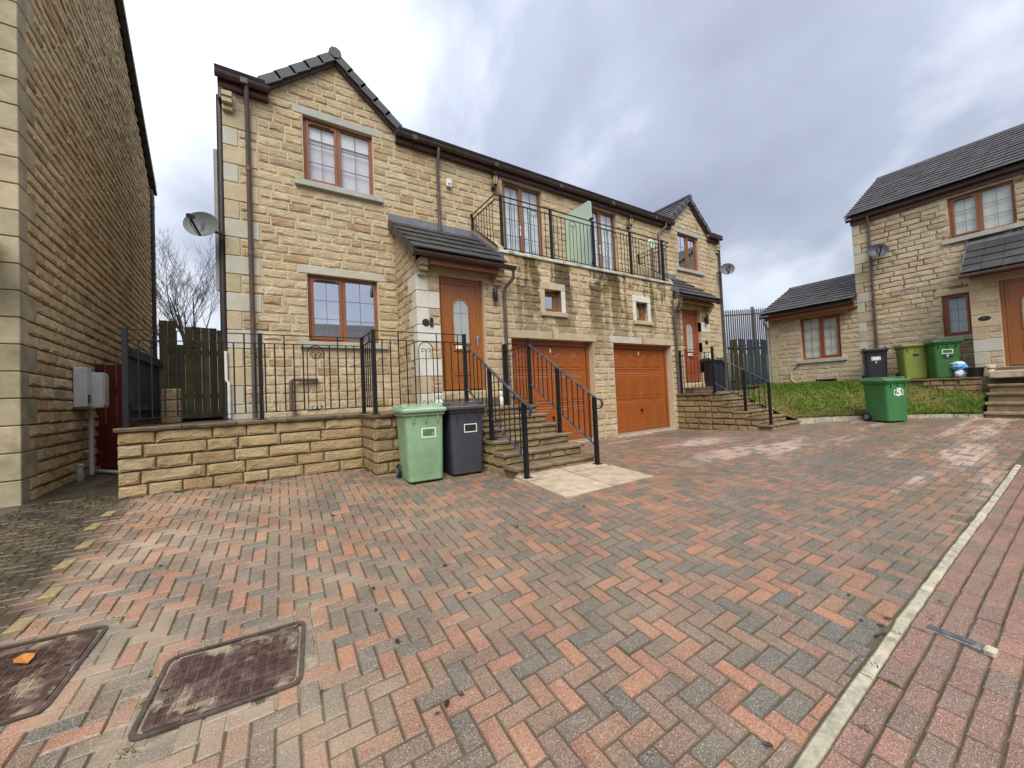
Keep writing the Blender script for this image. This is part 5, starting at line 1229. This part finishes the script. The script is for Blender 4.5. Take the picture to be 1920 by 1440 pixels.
# ================================================================ wheelie bins
def rrect(w, d, r_, z, cy=0, n=4, slope=0.):
    p = []
    for (sx, sy, a0) in ((1, 1, 0), (-1, 1, 90), (-1, -1, 180), (1, -1, 270)):
        for k in range(n+1):
            t_ = R(a0+90*k/n); y_ = sy*(d/2-r_)+r_*math.sin(t_); p.append((sx*(w/2-r_)+r_*math.cos(t_), y_+cy, z+slope*(y_+d/2)))
    return p
FONT_CACHE = {}
def text_mesh(txt, size, mat):
    c = bpy.data.curves.new('text', 'FONT'); c.body = txt; c.size = size; c.align_x = 'CENTER'; c.align_y = 'CENTER'; c.offset = size*.045; c.extrude = .0015
    o = bpy.data.objects.new('text', c); COL.objects.link(o); dg = bpy.context.evaluated_depsgraph_get(); me = bpy.data.meshes.new_from_object(o.evaluated_get(dg)); bpy.data.objects.remove(o); bpy.data.curves.remove(c)
    me.materials.clear(); me.materials.append(MATS[mat]); return me
def bin_(label, loc, rot, mat, lidmat=None, sc=1., deco=(), lid_tilt=.07, group='wheelie bins'):
    g = thing('wheelie_bin', label, 'wheelie bin', loc, group, rotz=rot); g.scale = (sc, sc, sc); lidmat = lidmat or mat
    B = MB(); L = [(.02, .42, .48, .05), (.035, .45, .515, .06), (.30, .47, .54, .06), (.70, .492, .567, .06), (.86, .502, .58, .06)]
    B.loops([rrect(w, d, r_, z, cy=.02+.02*z) for z, w, d, r_ in L]); B.build('body', mat, g, smooth=True)
    R_ = MB(); R_.loops([rrect(w, d, r_, z, cy=.04) for z, w, d, r_ in ((.855, .515, .605, .06), (.865, .545, .635, .06), (.905, .55, .64, .06), (.915, .53, .62, .06))]); R_.build('rim', mat, g, smooth=True)
    Ld = MB(); Ld.loops([rrect(w, d, r_, z, cy=c, slope=s_) for z, w, d, r_, c, s_ in ((.905, .575, .685, .05, .035, .0), (.918, .59, .70, .06, .035, .02), (.938, .59, .70, .06, .035, .035), (.951, .57, .68, .06, .037, lid_tilt), (.958, .46, .58, .07, .05, lid_tilt), (.972, .42, .50, .07, .06, lid_tilt), (.974, .36, .42, .07, .06, lid_tilt))])
    Ld.build('lid', lidmat+'_lid', g, smooth=True, auto=28)
    for s_ in (-1, 1): MB().cham(s_*.235-.03, s_*.235+.03, -.18, .24, .962, .978+.028, .008).build('lid_shoulder', lidmat+'_lid', g, auto=40)
    for x_ in (-.16, .0, .16): MB().cham(x_-.006, x_+.006, -.285, -.245, .77, .868, .003).build('rib', mat, g)
    hd = MB().tube([(-.24, .36, .93), (-.24, .42, .965), (.24, .42, .965), (.24, .36, .93)], .016, 8); hd.build('handle', mat, g, smooth=True)
    for s_ in (-1, 1):
        w_ = MB().lathe([(.03, -.028), (.085, -.028), (.10, -.018), (.10, .018), (.085, .028), (.03, .028)], (s_*.245, .25, .10), 18, 'x').build('wheel', 'rubber', g, smooth=True)
        MB().lathe([(0, .034), (.05, .034), (.06, .02), (.06, -.02), (.05, -.034), (0, -.034)], (s_*.245, .25, .10), 14, 'x').build('hub', 'steel_dull', w_, smooth=True)
    MB().tube([(-.24, .25, .10), (.24, .25, .10)], .014, 8).build('axle', 'iron', g)
    yf = lambda z: (.02+.02*z)-(np.interp(z, [q[0] for q in L], [q[2] for q in L]))/2
    for d in deco:
        if d[0] == 'rect':       # outlined box: x0 x1 z0 z1 line width, outline, fill
            _, x0, x1, z0, z1, lw, m1, m2 = d
            def q4(a, b, c, e, o_): return [(a, yf(c)-o_, c), (b, yf(c)-o_, c), (b, yf(e)-o_, e), (a, yf(e)-o_, e)]
            m = MB()
            for a, b, c, e in ((x0, x1, z0, z0+lw), (x0, x1, z1-lw, z1), (x0, x0+lw, z0+lw, z1-lw), (x1-lw, x1, z0+lw, z1-lw)): m.add(q4(a, b, c, e, .0025), [(0, 1, 2, 3)])
            m.build('address_box', m1, g)
            if m2: MB().add(q4(x0+lw*1.5, x1-lw*1.5, z0+lw*1.4, z1-lw*1.4, .002), [(0, 1, 2, 3)]).build('address_label', m2, g)
        elif d[0] == 'text':
            _, tx, x_, z_, size, m1 = d
            o = bpy.data.objects.new('number', text_mesh(tx, size, m1)); o.location = (x_, yf(z_)-.006, z_); o.rotation_euler = (R(90)+math.atan2(.055, .4)*.55, 0, 0); link(o, g)
        elif d[0] == 'oval':
            _, x_, z_, a, b, m1 = d; n = 20
            MB().add([(x_+a*math.cos(2*math.pi*k/n), yf(z_+b*math.sin(2*math.pi*k/n))-.0022, z_+b*math.sin(2*math.pi*k/n)) for k in range(n)], [tuple(range(n))]).build('number_plate', m1, g)
        elif d[0] == 'blobs':
            for (x_, z_, r_) in d[1]:
                MB().add([(x_+r_*math.cos(2*math.pi*k/8), yf(z_)-.003, z_+r_*math.sin(2*math.pi*k/8)) for k in range(8)], [tuple(range(8))]).build('worn_mark', 'bin_green_pale', g)
    return g
bin_('faded pale green wheelie bin in front of the terrace wall', (1.74, 5.02, gz(1.74, 5.0)-.005), R(-4), 'bin_green_pale', deco=[('rect', -.055, .135, .575, .70, .014, 'white_paint', 'decal_green'), ('blobs', [(.10, .62, .018), (-.02, .605, .008), (-.015, .665, .008)])])
bin_('dark grey wheelie bin beside the near steps', (2.34, 5.03, gz(2.34, 5.0)-.003), R(-3), 'bin_grey', deco=[('rect', -.055, .135, .585, .70, .011, 'white_paint', 'decal_dark')])
bin_('bright green wheelie bin numbered 5 on the drive before the lawn', (11.88, 2.76, gz(11.9, 2.8)), R(-31), 'bin_green', deco=[('rect', -.085, .125, .60, .72, .014, 'white_paint', 'decal_green'), ('text', '5', .02, .66, .235, 'white_paint')])
b6 = [('rect', -.10, .10, .62, .73, .014, 'white_paint', None), ('oval', 0, .54, .105, .055, 'decal_dark'), ('text', '6', 0, .54, .12, 'white_paint')]
bin_('black wheelie bin numbered 6 below the extension window', (14.72, 3.62, 1.03), R(-68), 'bin_black', sc=.95, deco=[('rect', -.10, .10, .62, .73, .016, 'white_paint', 'white_paint')]+b6[1:])
bin_('faded olive green wheelie bin between the black and green bins', (14.72, 2.86, 1.03), R(-62), 'bin_olive', sc=.98, deco=[('rect', -.07, .07, .62, .71, .010, 'bin_olive', 'decal_dark')])
bin_('deep green wheelie bin numbered 6 by the small window', (14.62, 2.30, 1.03), R(-58), 'bin_green_deep', sc=1.0, deco=b6)
bin_('black wheelie bin on the landing by the far front door', (11.0, 6.25, LZ), R(-20), 'bin_black', sc=.98)

# ================================================================ small things on the houses
def lantern(label, x, z):
    g = thing('wall_lantern', label, 'lantern', (x, 7.48, z), 'coach lanterns'); y = 7.34
    MB().lathe([(0, -.03), (.045, -.03), (.05, -.015), (.05, 0)], (x, 7.48, z-.14), 12, 'y').tube([(x, 7.46, z-.14), (x, 7.40, z-.19), (x, y, z-.16), (x, y, z-.10)], .014, 8).build('bracket', 'iron', g, smooth=True)
    MB().lathe([(0, -.10), (.04, -.10), (.075, .08), (0, .08)], (x, y, z), 6).build('glass', 'lamp_glass', g)
    m = MB()
    for k in range(6):
        c, s_ = math.cos(k*math.pi/3), math.sin(k*math.pi/3); m.tube([(x+.041*c, y+.041*s_, z-.10), (x+.077*c, y+.077*s_, z+.08)], .006, 5)
    m.lathe([(0, -.115), (.045, -.115), (.045, -.10), (0, -.10)], (x, y, z), 6); m.build('cage', 'iron', g)
    MB().lathe([(.105, .08), (.10, .09), (.05, .13), (.022, .15), (.012, .185), (.018, .20), (0, .215)], (x, y, z), 12).build('cap', 'iron', g, smooth=True)
lantern('black coach lantern left of the nearer balcony door', 4.53, 6.02); lantern('black coach lantern right of the far balcony door', 9.12, 6.02)
al = thing('alarm_box', 'small cream alarm box high on the wall beside the downpipe', 'alarm box', (3.42, 7.47, 5.7)); MB().cham(3.36, 3.48, 7.42, 7.475, 5.62, 5.80, .012).build('case', 'white_plastic', al); MB().cham(3.39, 3.45, 7.414, 7.42, 5.66, 5.70, .002).build('lens', 'metal_pale', al)
def plaque(label, x, z, y=6.383):
    g = thing('number_plaque', label, 'plaque', (x, y, z)); MB().lathe([(0, -.012), (.058, -.012), (.066, 0), (.066, .006)], (x, y, z), 18, 'y').build('disc', 'black_plastic', g, smooth=True)
    MB().lathe([(.034, -.014), (.038, -.014)], (x, y, z), 14, 'y').build('ring', 'metal_pale', g); return g
MB_ = block(H, F2, 'quoin', 2.262, 2.60, 2.11, 2.39, 'quoin_pale', -.020, .05)
plaque('round dark number plaque left of the nearer front door', 2.385, 2.44, 6.376); plaque('round dark number plaque right of the far front door', 11.0, 2.40, 6.376)
db = thing('door_bell', 'black video doorbell beside the round plaque', 'doorbell', (2.485, 6.375, 2.45)); MB().cham(2.455, 2.515, 6.35, 6.38, 2.37, 2.53, .012).build('case', 'black_plastic', db); MB().lathe([(0, -.004), (.014, -.004), (.014, .002)], (2.485, 6.35, 2.41), 10, 'y').build('button', 'steel_dull', db)
for lb, x_ in (('black cylinder up-down light between the nearer door and the downpipe', 3.78), ('black cylinder light right of the far front door', 10.98)):
    g = thing('wall_light', lb, 'wall light', (x_, 6.36, 3.05), 'cylinder wall lights'); MB().lathe([(0, -.13), (.038, -.13), (.042, -.12), (.042, .12), (.038, .13), (0, .13)], (x_, 6.31, 3.06), 14).build('body', 'black_plastic', g, smooth=True); MB().cham(x_-.025, x_+.025, 6.33, 6.385, 3.0, 3.12, .005).build('mount', 'black_plastic', g)
hp6 = thing('number_plaque', 'dark oval number plaque on the right-hand porch', 'plaque', (14.57, 1.56, 2.43)); n = 20
MB().add([(14.578, 1.56+.10*math.cos(2*math.pi*k/n), 2.43+.055*math.sin(2*math.pi*k/n)) for k in range(n)]+[(14.59, 1.56+.105*math.cos(2*math.pi*k/n), 2.43+.06*math.sin(2*math.pi*k/n)) for k in range(n)], [tuple(range(n))]+[(k, n+k, n+(k+1) % n, (k+1) % n) for k in range(n)]).build('plate', 'black_plastic', hp6)
o = bpy.data.objects.new('number', text_mesh('6', .085, 'metal_pale')); o.matrix_world = Matrix.Translation((14.574, 1.56, 2.43)) @ Matrix.Rotation(R(-90), 4, 'Z') @ Matrix.Rotation(R(90), 4, 'X'); loc_ = o.location.copy(); link(o, hp6)
def dish(label, c, nrm, a, b, mount, mat='dish_grey', rim='dish_grey'):
    g = thing('satellite_dish', label, 'satellite dish', c, None, rotz=0); c = Vector((0, 0, 0)); nrm = Vector(nrm).normalized(); up = Vector((0, 0, 1)); rt = nrm.cross(up).normalized(); up = rt.cross(nrm).normalized(); n = 28
    m = MB(); L = []
    for q in (1, .8, .55, .3, .05): L.append([c+rt*a*q*math.cos(2*math.pi*k/n)+up*b*q*math.sin(2*math.pi*k/n)-nrm*.06*(1-q*q) for k in range(n)])
    L2 = [[p-nrm*.006 for p in l] for l in reversed(L)]
    m.loops(L+L2, False, False); m.f.append(tuple(range(4*n, 5*n))); m.build('reflector', mat, g, smooth=True)
    e0 = c-up*b*.95; e1 = c+nrm*.30-up*b*.35; m = MB().bar(e0, e1, .022); m.build('arm', 'black_plastic', g)
    MB().tube([e1+nrm*.03, e1-nrm*.07+up*.04], .034, 8).build('receiver', 'black_plastic', g, smooth=True)
    MB().tube([e1, e1-up*.10-nrm*.05, e0+nrm*.1-up*.02, e0+up*.03], .006, 5).build('cable', 'black_plastic', g)
    mt_ = Vector(mount)-g.location; bk = c-nrm*.07
    MB().tube([bk, bk-nrm*.04, mt_], .022, 8).bar(bk-up*.12, bk+up*.08, .05).build('mount', 'black_plastic', g)
dish('grey satellite dish on an arm at the left house corner', (-.76, 7.36, 3.93), (-.30, -.90, .12), .235, .20, (-.48, 7.5, 3.86))
dish('grey satellite dish at the far corner of the pair of houses', (13.86, 7.12, 5.22), (-.72, -.62, .12), .24, .21, (13.80, 7.5, 5.15))
dish('black satellite dish high on the wall of the right-hand house', (15.22, 3.50, 4.86), (-.80, -.42, .25), .25, .21, (15.5, 3.62, 4.80), 'dish_dark')
bd_ = thing('balcony_ornament', 'round pale green ornament behind the far balcony rail', 'ornament', (9.15, 6.9, 4.0)); MB().lathe([(0, -.015), (.13, -.015), (.145, 0), (.13, .015), (0, .015)], (9.2, 6.75, 5.16), 18, 'y').build('disc', 'frosted_glass', bd_, smooth=True); MB().tube([(9.2, 6.75, 3.99), (9.2, 6.75, 5.03)], .014, 6).build('stem', 'iron', bd_)
# ornaments by the near door
og = thing('door_ornament', 'small white stone ornament on the step by the nearer door', 'ornament', (2.50, 6.18, LZ)); MB().lathe([(0, 0), (.07, 0), (.085, .05), (.075, .12), (.04, .16), (.055, .20), (.05, .25), (0, .28)], (2.50, 6.2, LZ), 12).build('body', 'statue_white', og, smooth=True)
og = thing('door_ornament', 'small white stone ornament on the garage side of the nearer door', 'ornament', (3.72, 6.2, LZ)); MB().lathe([(0, 0), (.065, 0), (.075, .05), (.07, .12), (.035, .16), (.05, .20), (.045, .24), (0, .27)], (3.72, 6.2, LZ), 12).build('body', 'statue_white', og, smooth=True)
# things by the right-hand door
bg_ = thing('plastic_bag', 'blue and white plastic bag heaped beside the deep green bin', 'bag', (14.5, 2.06, 1.03))
def lump(c, r3, seed, n=10):
    r_ = random.Random(seed); L = []
    for k in range(7):
        ph = math.pi*k/6; L.append([(c[0]+r3[0]*math.sin(ph)*math.cos(2*math.pi*q/n)*r_.uniform(.75, 1.15), c[1]+r3[1]*math.sin(ph)*math.sin(2*math.pi*q/n)*r_.uniform(.75, 1.15), c[2]+r3[2]*(1-math.cos(ph))*r_.uniform(.9, 1.08)) for q in range(n)])
    return MB().loops(L)
lump((14.46, 2.0, 1.20), (.13, .16, .10), 3).build('bag_body', 'blue_bag', bg_); lump((14.42, 1.98, 1.03), (.11, .12, .10), 8).build('carton', 'pale_bag', bg_); lump((14.46, 2.02, 1.32), (.10, .12, .06), 5).build('bag_top', 'pale_bag', bg_)
bk_ = thing('bucket', 'black plastic tub beside the blue bag', 'tub', (14.45, 1.72, 1.03)); MB().lathe([(0, 0), (.12, 0), (.15, .22), (.16, .225), (.145, .225), (.125, .03), (0, .03)], (14.42, 1.75, 1.03), 18).build('body', 'black_plastic', bk_, smooth=True); MB().lathe([(.155, .2), (.168, .21), (.168, .232), (.155, .236)], (14.42, 1.75, 1.03), 18).build('rim', 'black_plastic', bk_, smooth=True)
dg_ = thing('garden_ornament', 'small yellow-cream animal ornament by the porch steps', 'ornament', (14.38, 1.50, 1.03)); MB().lathe([(0, 0), (.085, 0), (.09, .05), (.065, .12), (.045, .15), (.075, .19), (.07, .24), (0, .27)], (14.36, 1.50, 1.045), 12).build('body', 'ornament', dg_, smooth=True)
for s_ in (-1, 1): MB().lathe([(0, 0), (.025, .01), (.02, .04), (0, .055)], (14.36, 1.50+s_*.06, 1.27), 8).build('ear', 'ornament', dg_, smooth=True)

# ================================================================ ironwork and litter on the drive
def manhole(label, x0, x1, y0, y1, rot=0, seed=0):
    zc = gz((x0+x1)/2, (y0+y1)/2); cx, cy = (x0+x1)/2, (y0+y1)/2; g = thing('manhole_cover', label, 'manhole cover', (cx, cy, zc), None, rotz=rot)
    n_ = gslope(cx, cy); q = Vector((0, 0, 1)).rotation_difference(n_); g.rotation_euler = (q.to_matrix() @ Matrix.Rotation(rot, 3, 'Z')).to_euler()
    w, d = (x1-x0)/2, (y1-y0)/2; fr_ = MB()
    o_ = [rrect(2*w+.026, 2*d+.026, .05, z) for z in (-.03, .012)]; i_ = [rrect(2*w-.014, 2*d-.014, .04, z) for z in (.012, -.02)]
    fr_.loops(o_+i_, False, False).build('frame', 'manhole_rim', g, auto=40)
    MB().loops([rrect(2*w-.01, 2*d-.01, .04, z) for z in (-.03, -.012)]).build('seat', 'soil', g)
    MB().loops([rrect(2*w-.044, 2*d-.044, .035, z) for z in (-.02, .004, .0065)]).build('plate', 'manhole_iron', g, auto=40)
    m = MB(); s_ = .052; r_ = random.Random(seed)
    nx_, ny_ = int((2*w-.10)/s_), int((2*d-.08)/s_)
    for i in range(nx_):
        for j in range(ny_):
            bx, by = -w+.06+s_*i+.018, -d+.05+s_*j+.018
            for k in (-1, 0, 1):
                if (i+j) % 2: m.box(bx-.019, bx+.019, by+k*.013-.003, by+k*.013+.003, .0065, .0115)
                else: m.box(bx+k*.013-.003, bx+k*.013+.003, by-.019, by+.019, .0065, .0115)
    m.build('tread_pattern', 'manhole_iron', g)['kind'] = 'stuff'
    for sx in (-1, 1): MB().cham(sx*(w-.045)-.012, sx*(w-.045)+.012, -.012, .012, .0062, .0095, .003).build('key_slot', 'black_plastic', g)
manhole('rusty rectangular manhole cover with tread pattern nearest the camera', *MH[0], rot=R(-6), seed=1)
manhole('worn manhole cover at the left edge with an orange leaf on it', *MH[1], rot=R(-5), seed=2)
def leaf(name, label, x, y, z, size, mat, rot, curl=.25):
    pts = [(0, -.58, .1), (.17, -.42, .35), (.27, -.20, .3), (.33, .02, .45), (.27, .22, .35), (.16, .42, .4), (.02, .60, .2), (-.15, .42, .35), (-.27, .20, .5), (-.31, -.02, .35), (-.27, -.24, .45), (-.14, -.44, .3)]
    v = [(0, 0, .02)]+[(a, b, c*curl+.02) for a, b, c in pts]; n = len(pts)
    M = Matrix.Translation((x, y, z)) @ Matrix.Rotation(rot, 4, 'Z') @ Matrix.Scale(size, 4)
    v2 = [tuple(M @ Vector(p)) for p in v]+[tuple(M @ (Vector(p)+Vector((0, 0, .02)))) for p in v]
    f = [(0, 1+k, 1+(k+1) % n) for k in range(n)]+[(n+1, n+2+(k+1) % n, n+2+k) for k in range(n)]+[(1+k, n+2+k, n+2+(k+1) % n, 1+(k+1) % n) for k in range(n)]
    return tag(MB().add(v2, f).build(name, mat), label, 'leaf')
leaf('fallen_leaf', 'orange-brown fallen leaf on the left manhole cover', -1.10, 3.165, gz(-1.1, 3.16)+.012, .115, 'leaf_orange', .5)
spots = [(745, 1205), (820, 1340), (838, 1322), (865, 1305), (560, 1175), (700, 1105), (835, 1062), (705, 1145), (880, 1113), (1175, 866), (1665, 1162), (1645, 1195), (1652, 1175), (1658, 1190), (1615, 1165), (1680, 1190), (1240, 1090), (1095, 950), (1592, 1117), (970, 988), (625, 968), (480, 930), (340, 912), (385, 938), (440, 935), (300, 1062), (1640, 1250), (1440, 1400), (660, 950)]
for k, (px, py) in enumerate(spots):
    d = CM.T @ np.array([px-960, py-720, F_PX]); t_ = 1.25/-d[2]
    for _ in range(12): t_ = (CAMZ-gz(d[0]*t_, d[1]*t_))/-d[2]
    if d[1]*t_ < .05: continue
    o = leaf('dead_leaf', 'small dark scrap of dead leaf lying on the brick paving', d[0]*t_, d[1]*t_, gz(d[0]*t_, d[1]*t_)+.003, random.Random(k).uniform(.022, .042), 'leaf_dark', k*1.3, .5); o['group'] = 'dead leaf scraps on the paving'
# drainage channel end by the kerb
cg = thing('drain_channel', 'short grey metal drain channel set in the road paving beside the kerb', 'drain', (2.95, .5, -.24), None, rotz=R(-97)); cg.location.z = gz(2.95, .5)
MB().cham(-.11, .10, -.032, .032, -.02, .008, .004).build('tray', 'steel_dull', cg); m = MB()
for k in range(3): m.box(-.095, .075, -.018+k*.014, -.012+k*.014, .012, .016)
m.build('grate', 'steel_dull', cg); MB().cham(.10, .145, -.03, .03, -.02, .016, .008).build('end_stone', 'kerb_stone', cg)
# moss along joints
mv, mf = [], []
def moss_at(x, y, n, spread, h):
    for _ in range(n):
        a, b = x+rng.normal(0, spread), y+rng.normal(0, spread); z = gz(a, b)-.006; t_ = rng.uniform(0, 6.28); hh_ = h*rng.uniform(.5, 1.4); w_ = .004; i = len(mv)
        mv.extend([(a-w_*math.cos(t_), b-w_*math.sin(t_), z), (a+w_*math.cos(t_), b+w_*math.sin(t_), z), (a+rng.normal(0, .006), b+rng.normal(0, .006), z+hh_)]); mf.append((i, i+1, i+2))
for (x, y, n, s_) in ((-.50, 2.24, 90, .02), (-.50, 2.5, 50, .02), (-.5, 2.7, 60, .03), (-.78, 3.38, 70, .03), (-.70, 3.25, 60, .02), (-.62, 3.40, 40, .025), (-.05, 2.22, 40, .02), (-1.18, 3.55, 60, .04), (.2, 2.1, 40, .015), (3.05, .60, 60, .012), (3.3, .60, 40, .01), (2.35, .60, 40, .012), (2.0, .60, 40, .012), (.75, 1.68, 60, .03), (.62, 1.75, 60, .03), (-.9, 3.6, 40, .03)): moss_at(x, y, n*2, s_*.8, .009)
for k in range(60): moss_at(rng.uniform(-1.3, 3.5), .604, 6, .006, .010)
tag(link(bpy.data.objects.new('moss_tufts', mesh('moss_tufts', mv, mf, 'moss'))), 'tufts of moss and weeds growing in the paving joints', 'moss', kind='stuff')

lv, lf = [], []
for _ in range(2600):
    x, y = rng.uniform(-2.25, -1.42), rng.uniform(3.2, 6.6)
    if rng.random() > .35+.65*(y-3.2)/3.4: continue
    t_, l_ = rng.uniform(0, 6.28), rng.uniform(.006, .022); z = (gz(x, y) if y < 6.45 else .165)+.002; i = len(lv); c_, s_ = math.cos(t_)*l_, math.sin(t_)*l_
    lv += [(x-c_, y-s_, z), (x-s_*.3, y+c_*.3, z+.004), (x+c_, y+s_, z+.002), (x+s_*.3, y-c_*.3, z+.005)]; lf.append((i, i+1, i+2, i+3))
me = mesh('leaf_litter', lv, lf, 'litter'); me.attributes.new('rnd', 'FLOAT', 'FACE').data.foreach_set('value', rng.random(len(lf)))
tag(link(bpy.data.objects.new('leaf_litter', me)), 'scattered leaf litter and grit on the dirty strip by the neighbouring house', 'litter', kind='stuff')
# ================================================================ bare tree behind the fence
tr = thing('bare_tree', 'leafless winter tree with fine twigs rising behind the timber fence', 'tree', (-2.0, 17.5, .9))
tk, cw = MB(), MB(); rt_ = random.Random(12)
def branch(p, d, L, r_, lev):
    pts, rad = [p], [r_]; n = 4
    for k in range(n):
        d = (d+Vector((rt_.uniform(-.16, .16), rt_.uniform(-.16, .16), rt_.uniform(-.05, .14)))).normalized(); p = p+d*(L/n); pts.append(p); rad.append(r_*(1-.6*(k+1)/n))
    (tk if lev < 2 else cw).tube(pts, r_, 6 if lev < 2 else 4, False, rad)
    if lev >= 5: return
    m_ = {0: 7, 1: 5, 2: 4, 3: 4, 4: 3}[lev]
    for k in range(m_):
        i = rt_.randint(1 if lev else 2, n); q = pts[i]; a = rt_.uniform(0, 6.28); s_ = rt_.uniform(.35, .75)
        nd = (d+Vector((math.cos(a)*s_, math.sin(a)*s_, rt_.uniform(-.1, .3)))).normalized(); branch(q, nd, L*rt_.uniform(.48, .68), max(.004, rad[i]*.62), lev+1)
branch(Vector((-2.0, 17.5, .8)), Vector((-.02, 0, 1)), 3.7, .085, 0)
tk.build('trunk', 'bark', tr, smooth=True); cw.build('crown', 'bark', tr)

# ================================================================ house behind the camera, seen in the window reflections
OB = thing('opposite_house', 'low sandstone house across the road, seen only in the window reflections', 'house', (6, -16, -.3))
MB().box(-8, 18, -20, -13.6, -.5, 4.7).build('wall', 'sandstone_weathered', OB)
m = MB(); slab(m, [(-8.4, -13.2, 4.5), (18.4, -13.2, 4.5), (18.4, -16.8, 7.3), (-8.4, -16.8, 7.0)], .06); slab(m, [(-8.4, -16.8, 7.0), (18.4, -16.8, 7.3), (18.4, -20.4, 4.5), (-8.4, -20.4, 4.5)], .06); m.build('roof', 'tile_brown', OB)
for x_ in (-5, 0, 5, 10, 15): MB().cham(x_-.7, x_+.7, -13.62, -13.57, .9, 2.2, .01).build('window', 'glass_door', OB)
